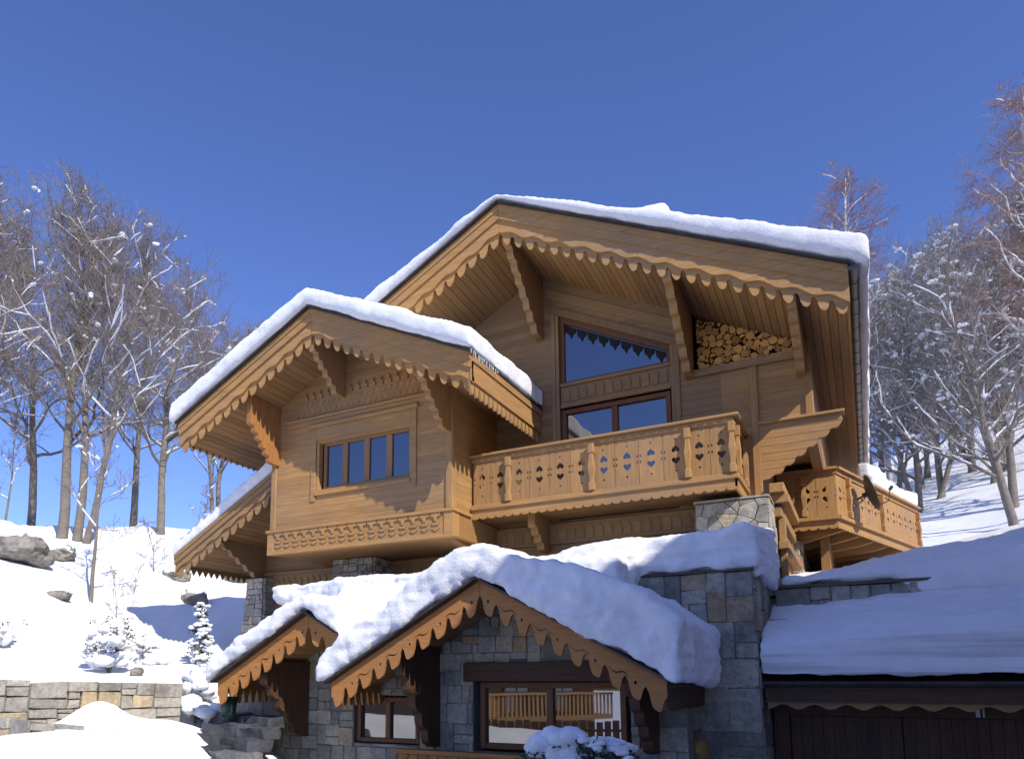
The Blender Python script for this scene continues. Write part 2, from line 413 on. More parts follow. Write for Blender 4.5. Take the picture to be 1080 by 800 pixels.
def stone_block(name, x0, x1, y0, y1, z0, z1, parent, seed=1, size=.3, batter=0., mat='stone', mortar='mortar', faces='fr', keep=None, depth=.045, label=None, ratio=1.5, topb=None):
    """masonry block with stones on the asked faces (front, right, left, top); batter widens the foot"""
    def bt(z): return batter * (z1 - z) / (z1 - z0)
    core = MB()
    B = [(x0 - batter, y0 - batter, z0), (x1 + batter, y0 - batter, z0), (x1 + batter, y1, z0), (x0 - batter, y1, z0)]
    T = [(x0, y0, z1 - .01), (x1, y0, z1 - .01), (x1, y1, z1 - .01), (x0, y1, z1 - .01)]
    core.hexa(B, T)
    o = core.build(name, M[mortar], parent)
    st = MB()
    if 'f' in faces: stone_face(st, x0, x1, z0, z1, lambda a, z, d: ((a - (x0 + x1) / 2) / (x1 - x0) * (x1 - x0 + 2 * bt(z)) + (x0 + x1) / 2, y0 - bt(z) - d, z), seed, size, keep, depth=depth, ratio=ratio)
    if 'r' in faces: stone_face(st, y0, y1, z0, z1, lambda a, z, d: (x1 + bt(z) + d, a - bt(z) * (y1 - a) / (y1 - y0), z), seed + 1, size, depth=depth, ratio=ratio)
    if 'l' in faces: stone_face(st, y0, y1, z0, z1, lambda a, z, d: (x0 - bt(z) - d, a - bt(z) * (y1 - a) / (y1 - y0), z), seed + 2, size, depth=depth, ratio=ratio)
    if 't' in faces: stone_face(st, x0, x1, y0, y1, lambda a, y, d: (a, y, z1 - .02 + d), seed + 3, size * 1.5, depth=depth)
    s = st.build('masonry', M[mat], o)
    return o

def voronoi_face(mb, x0, x1, z0, z1, fn, seed, n, gap=.012, depth=.03):
    """crazy paving: irregular polygons of stone"""
    rng = random.Random(seed); pts = []
    while len(pts) < n:
        c = max(((rng.uniform(x0, x1), rng.uniform(z0, z1)) for _ in range(8)), key=lambda q: min([((q[0] - a) * .8) ** 2 + (q[1] - b) ** 2 for a, b in pts] or [1])); pts.append(c)
    for i, (px, pz) in enumerate(pts):
        poly = [(x0 + gap / 2, z0), (x1 - gap / 2, z0), (x1 - gap / 2, z1 - gap / 2), (x0 + gap / 2, z1 - gap / 2)]
        for j, (qx, qz) in enumerate(pts):
            if i == j or not poly: continue
            nx, nz = qx - px, qz - pz; L = math.hypot(nx, nz); nx /= L; nz /= L; lim = ((px + qx) / 2) * nx + ((pz + qz) / 2) * nz - gap / 2; out = []
            for k in range(len(poly)):
                a, b = poly[k], poly[(k + 1) % len(poly)]; da, db_ = a[0] * nx + a[1] * nz - lim, b[0] * nx + b[1] * nz - lim
                if da <= 0: out.append(a)
                if da * db_ < 0: t = da / (da - db_); out.append((a[0] + (b[0] - a[0]) * t, a[1] + (b[1] - a[1]) * t))
            poly = out
        if len(poly) < 3: continue
        fine = []
        for k in range(len(poly)):
            a, b = poly[k], poly[(k + 1) % len(poly)]; fine.append(a)
            if math.hypot(a[0] - b[0], a[1] - b[1]) > .12: t = rng.uniform(.35, .65); fine.append((a[0] + (b[0] - a[0]) * t + rng.uniform(-.008, .008), a[1] + (b[1] - a[1]) * t + rng.uniform(-.008, .008)))
        n_ = len(fine); cx = sum(p[0] for p in fine) / n_; cz = sum(p[1] for p in fine) / n_; o = depth * rng.uniform(.6, 1.2)
        vs = [fn(x, z, 0) for x, z in fine] + [fn(x, z, o * .8) for x, z in fine] + [fn(cx + (x - cx) * .92, cz + (z - cz) * .92, o * rng.uniform(.9, 1.15)) for x, z in fine] + [fn(cx, cz, o * 1.15)]
        fs = [(r * n_ + k, r * n_ + (k + 1) % n_, (r + 1) * n_ + (k + 1) % n_, (r + 1) * n_ + k) for r in (0, 1) for k in range(n_)] + [(2 * n_ + k, 2 * n_ + (k + 1) % n_, 3 * n_) for k in range(n_)]
        mb.add(vs, fs, rng.random())

# ------------------------------------------------------------------ the chalet
CH = thing('chalet', 'large honey coloured wooden chalet with carved gables, balconies and snowy roofs on a stone base', 'chalet', (-6, 14.9, -2.3))

def gable_roof(ur, zr, p, uL, uR, w0, w1, th=.10, soff='soffit_y', cover='metal_dark', tA=None, tB=None, ww=None):
    mb = MB(); zz = lambda u: zr - p * abs(u - ur)
    def chev(a, b, t0, t1):
        if a < ur < b: return [(a, zz(a) - t0), (ur, zr - t0), (b, zz(b) - t0), (b, zz(b) - t1), (ur, zr - t1), (a, zz(a) - t1)]
        return [(a, zz(a) - t0), (b, zz(b) - t0), (b, zz(b) - t1), (a, zz(a) - t1)]
    mb.prism(chev(uL, uR, .02, th), 'y', w0 + .03, w1)
    mb.prism(chev(uL - .04, uR + .04, -.015, .02), 'y', w0 - .20, w1)
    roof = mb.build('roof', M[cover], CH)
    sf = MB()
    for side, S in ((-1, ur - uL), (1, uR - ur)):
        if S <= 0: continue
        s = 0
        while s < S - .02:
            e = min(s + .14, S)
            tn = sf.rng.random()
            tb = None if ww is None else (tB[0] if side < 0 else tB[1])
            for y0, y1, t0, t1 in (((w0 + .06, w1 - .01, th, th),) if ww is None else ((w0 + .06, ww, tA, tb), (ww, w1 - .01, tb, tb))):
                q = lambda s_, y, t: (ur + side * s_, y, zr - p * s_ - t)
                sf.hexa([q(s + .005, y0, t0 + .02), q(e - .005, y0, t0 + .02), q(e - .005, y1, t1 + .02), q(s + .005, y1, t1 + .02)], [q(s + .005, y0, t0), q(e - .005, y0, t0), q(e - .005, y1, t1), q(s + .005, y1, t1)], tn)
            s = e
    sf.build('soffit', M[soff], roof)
    return roof
def bargeboards(roof, ur, zr, p, sL, sR, w0, mat, sizes, tooth, per, parent_label=None):
    a, b_, b2, c1, c2, camp = sizes   # top board height, second board to, its wave, teeth board from/to, tooth size
    for side, S in ((-1, sL), (1, sR)):
        if S <= .1: continue
        mb = MB()
        g = .003
        rake_board(mb, ur, zr, p, side, g, S, -.005, a, None, 0, .3, w0 - .09, w0 - .045, tone=.6)
        rake_board(mb, ur, zr, p, side, g, S, .0, a * .45, None, 0, .3, w0 - .115, w0 - .0905, tone=.75)
        rake_board(mb, ur, zr, p, side, g, S, .0, b_, lambda x: (.5 + .5 * math.cos(2 * math.pi * x)) , b2, per * 2, w0 - .044, w0 + .012, tone=.8)
        mb.build('bargeboard', M[mat], roof)
        mb = MB()
        rake_board(mb, ur, zr, p, side, g, S, c1, c2, tooth, camp, per, w0 + .0125, w0 + .045, tone=.9)
        mb.build('fringe', M[mat], roof)
def bracket(u, w_wall, w_front, z_bot, z_top, z_front, parent, mat='honey_z', th=.15, n=6, light='honey_x'):
    """carved console in a plane square to the front: solid plate with a stepped scalloped front edge"""
    pts = [(w_wall, z_bot), (w_wall, z_top), (w_front, z_top), (w_front, z_front)]
    ww, zz = w_wall - .22, z_bot
    edge = []
    for i in range(n):
        f0, f1 = i / n, (i + 1) / n
        y0, za = w_front + (ww - w_front) * f0, z_front + (zz - z_front) * f0
        y1, zb = w_front + (ww - w_front) * f1, z_front + (zz - z_front) * f1
        for k in range(1, 6):
            t = k / 5; bulge = .075 * math.sin(math.pi * t) * (1 if k < 4 else .6)
            L = math.hypot(y1 - y0, zb - za) + 1e-6
            nx, nz = -(za - zb) / L, -(y1 - y0) / L
            edge.append((y0 + (y1 - y0) * t + nx * bulge, za + (zb - za) * t + nz * bulge))
    pts += edge
    mb = MB(); mb.prism(pts, 'x', u - th / 2, u + th / 2, .5)
    o = mb.build('bracket', M[mat], parent)
    return o

# ---- main gable roof
MR = dict(ur=-6.1, zr=9.82, p=.506)
zm = lambda u: MR['zr'] - MR['p'] * abs(u - MR['ur'])
WG, WM = 13.0, 14.9
roof = gable_roof(-6.1, 9.82, .506, -11.4, .12, WG, 27.0, tA=.54, tB=(.66, .66), ww=WM)
bargeboards(roof, -6.1, 9.82, .506, 5.3, 6.22, WG, 'honey_x', (.33, .55, .065, .48, .62, .21), tooth_main, .262)
g = MB(); N = 40
prof = [(.055 * math.cos(t), .055 * math.sin(t)) for t in lin(math.pi * 1.0, math.pi * 2.0, 10)]
# half round gutter along the right eave, with its brackets
ring = [(.19 + .085 * math.cos(t), 6.62 + .085 * math.sin(t)) for t in lin(math.pi, 2 * math.pi, 12)]
ring2 = [(.19 + .075 * math.cos(t), 6.62 + .075 * math.sin(t)) for t in lin(2 * math.pi, math.pi, 12)]
g.prism(ring + ring2, 'y', WG - .12, 27.0, .5)
g.prism(ring + [(.275, 6.62), (.105, 6.62)][:0] , 'y', WG - .13, WG - .115, .5)
for k in range(24):
    y = WG + .35 + k * .6
    g.prism([(.19 + .095 * math.cos(t), 6.62 + .095 * math.sin(t)) for t in lin(math.pi, 2 * math.pi, 10)] + [(.19 + .084 * math.cos(t), 6.62 + .084 * math.sin(t)) for t in lin(2 * math.pi, math.pi, 10)], 'y', y, y + .03, .2)
g.build('gutter', M['gutter'], roof)
g = MB(); g.box(.085, .119, WG + .01, 27, 6.36, 6.63)
g.prism(flat_teeth('y', WG + .01, 26.9, 6.38, 6.30, tooth_saw, .07, .12, 4), 'x', .06, .0845)
g.build('fascia', M['soffit_y'], roof)
bracket(-6.01, WM, WG + .05, 7.62, 9.55, 9.15, CH, n=8)
bracket(-2.78, WM, WG + .05, 6.05, 7.98, 7.45, CH, n=7)
bracket(-.75, WM, WG + .05, 5.70, 6.90, 6.40, CH, n=6)
bracket(-9.3, WM, WG + .05, 6.6, 8.0, 7.6, CH, n=7)

# ---- main front wall
TOPW = lambda z: (-6.1 - (9.82 - .13 - z) / .506, -6.1 + (9.82 - .13 - z) / .506)
WIN = (-5.66, -3.10)
def main_iv(z):
    a, b = TOPW(z); a = max(a, -12.0); b = min(b, -.66)
    holes = []
    if 3.5 < z < 8.22:
        r = min(WIN[1], WIN[0] + .07 + (8.25 - z) / .506 if z > 6.9 else WIN[1])
        holes.append((WIN[0], r))
    if 6.17 < z < 7.9: holes.append((-2.66, -.86))
    out = [(a, b)]
    for h0, h1 in holes:
        nxt = []
        for s, e in out:
            if h1 <= s or h0 >= e: nxt.append((s, e))
            else:
                if h0 > s: nxt.append((s, h0))
                if h1 < e: nxt.append((h1, e))
        out = nxt
    out = [(s, min(e, -1.61)) for s, e in out if s < -1.61] if z < 6.17 else out
    return out
wb = MB(); plank_wall(wb, 2.2, 9.8, main_iv, WM, .04, .155)
wall = wb.build('front_wall', M['wall_x'], CH)
wb = MB(); plank_wall(wb, 4.86, 6.17, lambda z: [(-1.609, -.66)], WM, .04, .155); wb.build('wall_boards', M['honey_x'], wall)  # lighter wood than the front wall, painting in its sunlit part
wb = MB(); plank_wall(wb, 3.3, 6.1, lambda z: [(-2.2, -1.61)], WM - .002, .02, .155); wb.build('wall_boards', M['honey_x'], wall)
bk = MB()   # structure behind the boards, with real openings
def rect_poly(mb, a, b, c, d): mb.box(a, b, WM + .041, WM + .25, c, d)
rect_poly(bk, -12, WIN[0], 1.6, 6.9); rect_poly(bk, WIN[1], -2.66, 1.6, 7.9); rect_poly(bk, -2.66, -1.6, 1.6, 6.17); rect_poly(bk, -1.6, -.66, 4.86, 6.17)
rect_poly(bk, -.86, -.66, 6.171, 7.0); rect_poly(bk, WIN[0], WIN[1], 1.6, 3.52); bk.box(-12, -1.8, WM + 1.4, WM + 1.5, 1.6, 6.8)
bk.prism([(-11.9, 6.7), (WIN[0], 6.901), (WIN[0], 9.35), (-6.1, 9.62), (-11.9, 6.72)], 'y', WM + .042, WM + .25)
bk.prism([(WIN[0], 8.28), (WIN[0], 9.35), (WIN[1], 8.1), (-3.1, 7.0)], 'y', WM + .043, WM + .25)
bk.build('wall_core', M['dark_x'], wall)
tr = MB()
tr.box(-.72, -.58, WM - .06, WM + .10, 4.93, 6.75); tr.build('corner_post', M['honey_z'], wall, bevel=.012)
tr = MB(); tr.box(-1.68, -1.53, WM - .055, WM - .001, 3.3, 6.12); tr.build('corner_post', M['honey_z'], wall, bevel=.012)
# side wall under the right eave
sd = MB(); sd.box(-.80, -.62, WM + .11, 19.0, 4.7, 6.4, .3); sd.box(-.80, -.62, 19.0, 26.5, 1.6, 6.4, .3)
for k in range(64):
    y = WM + .12 + k * .18
    sd.box(-.619, -.60, y, y + .172, 4.7 if y < 18.3 else 3.5, 6.42)
sd.build('side_wall', M['soffit_z'], CH)

# ---- gable window over the sliding window
def window(parent_name, u0, u1, z0, z1, face, panes, frame=.07, depth=.12, mat='frame', gl='glass', mull=.06, slope=None, parent=CH):
    f = MB(); g_ = MB()
    zt = lambda u: z1 if slope is None else slope(u)
    yb0, yb1 = face, face + depth
    f.box(u0, u0 + frame, yb0, yb1, z0, zt(u0 + frame / 2)); f.box(u1 - frame, u1, yb0, yb1, z0, zt(u1 - frame / 2))
    f.box(u0 + frame, u1 - frame, yb0, yb1, z0, z0 + frame)
    if slope is None: f.box(u0 + frame, u1 - frame, yb0, yb1, z1 - frame, z1)
    else: f.prism([(u0, zt(u0) - frame * 1.6), (u1, zt(u1) - frame * 1.6), (u1, zt(u1)), (u0, zt(u0))], 'y', yb0 - .01, yb1)
    for k in range(1, panes):
        c = u0 + (u1 - u0) * k / panes
        f.box(c - mull / 2, c + mull / 2, yb0 + .01, yb1 - .01, z0 + frame, (z1 if slope is None else zt(c)) - frame)
    o = f.build('window', M[mat], parent, bevel=.008)
    for k in range(panes):
        a = u0 + (u1 - u0) * k / panes + (frame if k == 0 else mull / 2); b = u0 + (u1 - u0) * (k + 1) / panes - (frame if k == panes - 1 else mull / 2)
        g_ = MB()
        if slope is None: g_.box(a, b, yb1 - .05, yb1 - .035, z0 + frame, z1 - frame)
        else: g_.prism([(a, z0 + frame), (b, z0 + frame), (b, zt(b) - frame), (a, zt(a) - frame)], 'y', yb1 - .05, yb1 - .035)
        g_.build('pane', M[gl], o)
    return o
sl = lambda u: 8.16 - .506 * (u + 5.59)
wn = window('w', -5.58, -3.17, 6.50, 8, WM + .10, 1, .09, .10, slope=sl)
db = MB(); k0 = -5.45
while k0 < -3.3:   # dark pierced curtain of drops hanging behind the top of the glass
    zt = sl(k0 + .12) - .12
    db.prism([(k0, zt), (k0 + .24, zt - .12), (k0 + .22, zt - .21), (k0 + .17, zt - .23), (k0 + .12, zt - .33), (k0 + .07, zt - .22), (k0 + .02, zt - .18)], 'y', WM + .135, WM + .148, .1)
    k0 += .245
db.build('valance', M['black'], wn)
window('w', -5.56, -3.2, 3.5, 5.93, WM + .06, 2, .10, .12, mull=.13)
rv = MB()
rv.box(WIN[0], -5.585, WM - .01, WM + .22, 3.5, 8.2); rv.box(-3.165, WIN[1], WM - .01, WM + .22, 3.5, 6.98)
rv.box(WIN[0] - .10, WIN[0] - .001, WM - .03, WM - .001, 3.5, 8.30); rv.box(WIN[1] + .001, WIN[1] + .12, WM - .03, WM - .001, 3.5, 7.02)
rv.prism([(WIN[0] - .12, 8.40), (WIN[1] + .14, 8.40 - .506 * 2.82), (WIN[1] + .14, 8.22 - .506 * 2.82), (WIN[0] - .12, 8.22)], 'y', WM - .045, WM + .1)
rv.build('window_casing', M['wall_z'], CH, bevel=.008)
fz = MB()
for t0, t1, o_ in ((.61, .86, .05), (.865, 1.10, .035)):
    fz.prism([(-5.86, zm(-5.86) - t0), (-2.86, zm(-2.86) - t0), (-2.86, zm(-2.86) - t1), (-5.86, zm(-5.86) - t1)], 'y', WM - o_, WM - .001)
fz.build('frieze_board', M['wall_x'], CH, bevel=.006)
cp = MB(); cp.box(-5.56, -3.17, WM + .03, WM + .12, 5.98, 6.50, .5)
cp.box(-5.56, -3.17, WM - .02, WM + .03, 6.44, 6.51, .6); cp.box(-5.56, -3.17, WM - .02, WM + .03, 5.955, 6.03, .6)
for k in range(12):
    a = -5.50 + k * .193
    cp.prism([(a, 6.10), (a + .15, 6.10), (a + .15, 6.33), (a + .115, 6.395), (a + .035, 6.395), (a, 6.33)], 'y', WM + .005, WM + .03)
cp.build('carved_panel', M['wall_x'], CH, bevel=.004)

# ---- log store niche
nb = MB()
nb.box(-2.75, -.80, WM - .02, WM + .45, 6.10, 6.19); nb.box(-2.74, -.79, WM - .10, WM - .02, 6.06, 6.20)
nb.box(-2.70, -2.66, WM, WM + .5, 6.19, 8.0); nb.box(-.86, -.82, WM, WM + .5, 6.19, 7.1); nb.box(-2.66, -.86, WM + .46, WM + .5, 6.19, 7.95)
nb.build('log_store', M['wall_x'], CH)

# ---- main balcony
WB = 13.6
UB0, UB1 = -7.10, -1.85
bal = MB()
bal.box(UB0, UB1 - .02, WB + .03, WM, 3.47, 3.60)
bal = bal.build('balcony', M['soffit_x'], CH)
m_ = MB()
m_.prism(flat_teeth('x', UB0, UB1 + .04, 3.56, 3.41, tooth_scallop, .055, .19), 'y', WB - .03, WB + .0, .7)
m_.prism(flat_teeth('y', WB - .03, WM, 3.56, 3.41, tooth_scallop, .055, .19), 'x', UB1 + .002, UB1 + .04, .7)
m_.build('fringe', M['honey_x'], bal)
m_ = MB()
m_.box(UB0, UB1 + .08, WB - .075, WB - .031, 3.55, 3.63, .8); m_.box(UB0, UB1 + .02, WB - .03, WB + .06, 3.565, 3.67, .6)
m_.box(UB1 + .021, UB1 + .08, WB - .03, WM, 3.55, 3.63, .8)
m_.build('ledge', M['honey_x'], bal, bevel=.01)
m_ = MB()
m_.box(UB0 - .02, UB1 + .12, WB - .10, WB + .12, 4.685, 4.74, .7); m_.box(UB0, UB1 + .03, WB - .035, WB + .05, 4.585, 4.685, .5)
m_.box(UB1 - .08, UB1 + .12, WB + .12, WM, 4.685, 4.74, .7); m_.box(UB1 - .03, UB1 + .03, WB + .05, WM, 4.585, 4.685, .5)
m_.build('handrail', M['honey_x'], bal, bevel=.012)
cr = MB()
for k in range(30):   # carved band under the handrail
    a = UB0 + .05 + k * .174
    cr.prism([(a, 4.60), (a + .07, 4.60), (a + .15, 4.672), (a + .08, 4.672)], 'y', WB - .047, WB - .035)
cr.build('carved_band', M['honey_x'], bal); cr = MB()
for k in range(7):
    a = WB + .1 + k * .174
    cr.prism([(a, 4.60), (a + .07, 4.60), (a + .15, 4.672), (a + .08, 4.672)], 'x', UB1 + .03, UB1 + .042)
cr.build('carved_band', M['honey_x'], bal)
PZ0, PZ1 = 3.67, 4.585
POSTS = [-7.06, -6.23, -4.45, -2.63, -1.86]
for a, b in zip(POSTS[:-1], POSTS[1:]):
    n_ = 4 if b - a > 1.2 else 2
    wd = (b - a) / n_
    for k in range(n_):
        mb = MB(); mb.prism(board_with_holes(a + wd * (k + .5), PZ0, PZ1, wd), 'y', WB + .0, WB + .028)
        mb.build('baluster_board', M['honey_z'], bal)
for k in range(3):
    wd = (WM - WB) / 3
    mb = MB(); mb.prism(board_with_holes(WB + wd * (k + .5), PZ0, PZ1, wd), 'x', UB1 - .03, UB1 - .002)
    mb.build('baluster_board', M['honey_z'], bal)
def turned_post(x, y, z0, z1, parent, s=.055, rot=0):
    mb = MB(); n = 8
    pr = [(0, 1), (.16, 1), (.165, .75), (.20, .7), (.3, .8), (.45, 1.05), (.5, 1.1), (.55, 1.0), (.72, .72), (.79, .68), (.80, 1), (1, 1)]
    vs = []; fs = []
    for t, r in pr:
        z = z0 + (z1 - z0) * t
        for k in range(4):
            a = math.pi / 4 + k * math.pi / 2 + rot
            vs.append((x + math.cos(a) * s * r * 1.41, y + math.sin(a) * s * r * 1.41, z))
    for i in range(len(pr) - 1):
        for k in range(4): fs.append((i * 4 + k, i * 4 + (k + 1) % 4, (i + 1) * 4 + (k + 1) % 4, (i + 1) * 4 + k))
    fs.append((0, 1, 2, 3)); fs.append(tuple((len(pr) - 1) * 4 + k for k in range(4)))
    mb.add(vs, fs, .85); return mb.build('post', M['honey_z'], parent, bevel=.006)
for u in POSTS[1:]: turned_post(u, WB - .055, 3.66, 4.59, bal)
turned_post(UB1 + .045, WB + .25, 3.66, 4.59, bal, .045); turned_post(UB1 + .045, WM - .12, 3.66, 4.59, bal, .045)
# wall and beams below the balcony
bm_ = MB(); bm_.box(-7.1, -2.2, WM - .10, WM - .001, 2.92, 3.36, .4)
for k in range(24):
    a = -7.0 + k * .2
    bm_.prism([(a, 3.0), (a + .15, 3.0), (a + .15, 3.2), (a + .075, 3.28), (a, 3.2)], 'y', WM - .118, WM - .10)
bm_.build('carved_beam', M['wall_x'], CH)
bracket(-5.9, WM - .1, WB + .35, 2.75, 3.46, 3.30, CH, n=4, th=.16, mat='soffit_z')

# ---- stone pier and beam ends under the corner post
spier = stone_block('stone_pier', -2.65, -1.40, 14.15, 15.2, 1.5, 3.30, CH, 21, .34, .05, 'stone_pale', 'mortar_pale', '')
vf = MB(); voronoi_face(vf, -2.65, -1.40, 1.5, 3.28, lambda a, z, d: (a, 14.15 - .05 * (3.3 - z) / 1.8 - d, z), 5, 42)
voronoi_face(vf, 14.15, 15.2, 1.5, 3.28, lambda a, z, d: (-1.40 + .05 * (3.3 - z) / 1.8 + d, a, z), 6, 32)
vf.build('masonry', M['stone_pale'], spier)
vf = MB(); vf.box(-2.68, -1.36, 14.11, 15.22, 3.30, 3.335); vf.build('cap_slab', M['stone_pale'], spier)
sd = MB(); sd.box(-1.9, -1.36, 15.2, 26.5, 1.6, 3.3, .3)
plank_wall(sd, 1.7, 3.3, lambda z: [(15.22, 18.4)], -1.325, .03, .15, 'x')
sd.build('side_wall', M['honey_y'], CH)
sd = MB(); sd.box(-1.60, -1.10, WM + .02, 15.5, 3.33, 3.50); sd.box(-1.42, -1.16, 14.75, 18.2, 3.50, 3.68); sd.box(-1.5, -1.24, 14.98, 18.15, 3.08, 3.28); sd.box(-1.32, -1.2, 15.1, 15.25, 1.6, 3.06)
sd.box(-1.32, -1.14, 14.9, 18.1, 2.45, 2.6)
sd.build('beam', M['honey_y'], CH, bevel=.012)

# ---- wing parapet right of the corner post, with scalloped lower edge
pts = [(-1.53, 4.86), (-.15, 4.86), (-.12, 4.76)]
n_ = 6; q0, q1 = Vector((-.14, 4.74)), Vector((-1.33, 3.86))
for i in range(n_):
    for k in range(1, 7):
        t = (i + k / 6) / n_; b_ = .055 * math.sin(math.pi * k / 6) * (1 if k < 5 else .5)
        p_ = q0.lerp(q1, t); pts.append((p_.x + b_ * .55, p_.y - b_ * .8))
pts += [(-1.40, 3.80), (-1.53, 3.78)]
wp = MB(); wp.prism(pts, 'y', WM - .05, WM + .03, .8)
wpo = wp.build('wing_parapet', M['honey_x'], CH)
wp = MB(); wp.box(-1.55, -.08, WM - .13, WM + .12, 4.86, 4.92, .8); wp.build('cap_rail', M['honey_x'], wpo, bevel=.012)
wp = MB()
for k in range(6): wp.box(-1.525, -.15 - max(0, 4 - k) * .24, WM - .0515, WM - .0505, 3.98 + k * .15, 3.986 + k * .15, .0)
wp.build('joint', M['dark_x'], wpo)
# recessed wall behind it
rc = MB(); plank_wall(rc, 3.5, 4.95, lambda z: [(-1.9, -.72)], 18.9, .03, .16); rc.box(-1.95, -.7, 18.93, 19.1, 3.4, 4.95); 
rc.build('recessed_wall', M['honey_x'], CH)
rc = MB(); rc.box(-.74, -.60, 18.80, 18.96, 3.5, 4.95); rc.build('corner_post', M['honey_z'], CH, bevel=.01)
rc = MB(); rc.box(-1.75, -1.62, WM + .05, 18.9, 3.5, 4.9, .4); rc.box(-1.7, -.6, WM + .26, 18.9, 4.90, 4.94, .3); rc.build('loggia_lining', M['wall_y'], CH)

# ---- right balcony, front piece then a long piece turning back along the house
RB = [(-1.58, 18.2), (-.38, 18.2), (1.44, 23.76)]
rb = MB(); rb.prism([(-1.3, 18.25), (-.40, 18.25), (1.38, 23.76), (-.6, 24.2), (-1.3, 24)], 'z', 3.50, 3.62)
rb = rb.build('side_balcony', M['soffit_x'], CH)
def along(p, q): 
    d = Vector((q[0] - p[0], q[1] - p[1])); L = d.length; d /= L; nrm = Vector((d.y, -d.x)); return Vector(p), d, nrm, L
def obl_box(mb, p, d, nr, a, b, o0, o1, z0, z1, tone=None):
    P_ = lambda s, o_, z: (*(p + d * s + nr * o_), z)
    mb.hexa([P_(a, o0, z0), P_(b, o0, z0), P_(b, o1, z0), P_(a, o1, z0)], [P_(a, o0, z1), P_(b, o0, z1), P_(b, o1, z1), P_(a, o1, z1)], tone)
def obl_prism(mb, p, d, nr, loops, o0, o1, tone=None):
    t_ = MB(); t_.prism(loops, 'y', o0, o1, tone)
    mb.add([(*(p + d * v[0] + nr * v[1]), v[2]) for v in t_.v], t_.f, .7 if tone is None else tone)
hr = MB(); lg = MB(); fr = MB(); bd = []
for i, (a_, b_) in enumerate(zip(RB[:-1], RB[1:])):
    p_, d_, n_, L = along(a_, b_)
    e = .05 if i == 0 else 0
    obl_box(hr, p_, d_, n_, 0, L + e, -.12, .10, 4.685, 4.74, .7); obl_box(hr, p_, d_, n_, 0, L, -.05, .03, 4.585, 4.684, .5)
    obl_box(lg, p_, d_, n_, 0, L + e, .0, .075, 3.56, 3.64, .8); obl_box(lg, p_, d_, n_, 0, L, -.06, -.001, 3.565, 3.67, .6)
    obl_prism(fr, p_, d_, n_, flat_teeth('x', 0, L, 3.56, 3.41, tooth_scallop, .055, .19), -.03, .0)
    nb_ = 3 if i == 0 else 13; wd = L / nb_
    for k in range(nb_):
        mb = MB(); obl_prism(mb, p_, d_, n_, board_with_holes(wd * (k + .5), PZ0, PZ1, wd), -.028, 0)
        mb.build('baluster_board', M['honey_z'], rb)
    for s_ in ([.55] if i == 0 else [.65, 2.86, L - .1]):
        c_ = p_ + d_ * s_ + n_ * .04; turned_post(c_.x, c_.y, 3.66, 4.59, rb, .055, math.atan2(d_.y, d_.x))
hr.build('handrail', M['honey_y'], rb); lg.build('ledge', M['honey_y'], rb); fr.build('fringe', M['honey_y'], rb)
for k in range(6):
    jo = MB()
    y = 18.7 + k * .95; x1 = -.38 + (y - 18.2) / 5.56 * 1.82 - .12
    jo.prism([(-1.3, 3.5), (x1, 3.5), (x1, 3.38), (x1 - .3, 3.3), (-1.3, 3.12)], 'y', y, y + .16)
    jo.build('joist', M['soffit_x'], rb)
# small curtain boards under the right eave, seen end on
stone_block('stone_base', -1.8, -1.2, 18.5, 26, 1.2, 3.2, CH, 5, .35, 0, faces='fr')

# ---- bay wing
BW = 12.8; BU0, BU1 = -11.95, -7.12; BG = 11.6
bur, bzr, bp = -9.85, 7.85, .48
zb = lambda u: bzr - bp * abs(u - bur)
broof = gable_roof(bur, bzr, bp, -13.72, -6.02, BG, 14.88, tA=.48, tB=(.50, .53), ww=BW)
bargeboards(broof, bur, bzr, bp, 3.87, 3.83, BG, 'honey_x', (.30, .50, .06, .44, .56, .20), tooth_main, .255)
f_ = MB()
f_.box(-6.058, -6.02, BG - .06, 14.86, zb(-6.02) - .54, zb(-6.02) - .03, .8); f_.box(-6.019, -5.99, BG - .06, 14.86, zb(-6.02) - .17, zb(-6.02) - .0, .7)
f_.prism(flat_teeth('y', BG - .06, 14.86, zb(-6.02) - .53, zb(-6.02) - .60, tooth_drip, .17, .2), 'x', -6.10, -6.0585, .8)
f_.build('fascia', M['honey_y'], broof)
f_ = MB(); f_.box(-13.72, -13.685, BG + .01, 16, zb(-13.72) - .36, zb(-13.72) - .03, .5)
f_.prism(flat_teeth('y', BG + .01, 16, zb(-13.72) - .35, zb(-13.72) - .40, tooth_saw, .18, .2, 4), 'x', -13.68, -13.65, .4)
f_.build('fascia', M['soffit_y'], broof)
bar = MB(); bar.tube([(-14.35, 11.75, 5.72), (-13.7, 11.75, 5.98)], .035, 8); bar.build('gutter_spout', M['metal_dark'], broof)
def bay_iv(z):
    a = max(BU0 + .1, bur - (bzr - .13 - z) / bp); b = min(BU1 - .1, bur + (bzr - .13 - z) / bp)
    if 4.22 < z < 5.42: return [(a, -10.66), (-8.12, b)]
    return [(a, b)]
bw_ = MB(); plank_wall(bw_, 3.44, 7.8, bay_iv, BW, .035, .15)
bwall = bw_.build('bay_wall', M['honey_x'], CH)
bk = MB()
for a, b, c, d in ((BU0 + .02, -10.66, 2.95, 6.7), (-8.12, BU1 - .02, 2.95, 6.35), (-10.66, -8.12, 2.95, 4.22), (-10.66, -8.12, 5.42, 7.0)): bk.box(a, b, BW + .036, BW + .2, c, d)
bk.prism([(-11.6, 6.7), (-10.66, 6.7), (-10.66, 7.0), (-8.12, 7.0), (-8.12, 6.35), (-7.2, 6.35), (bur, 7.6)], 'y', BW + .037, BW + .2)
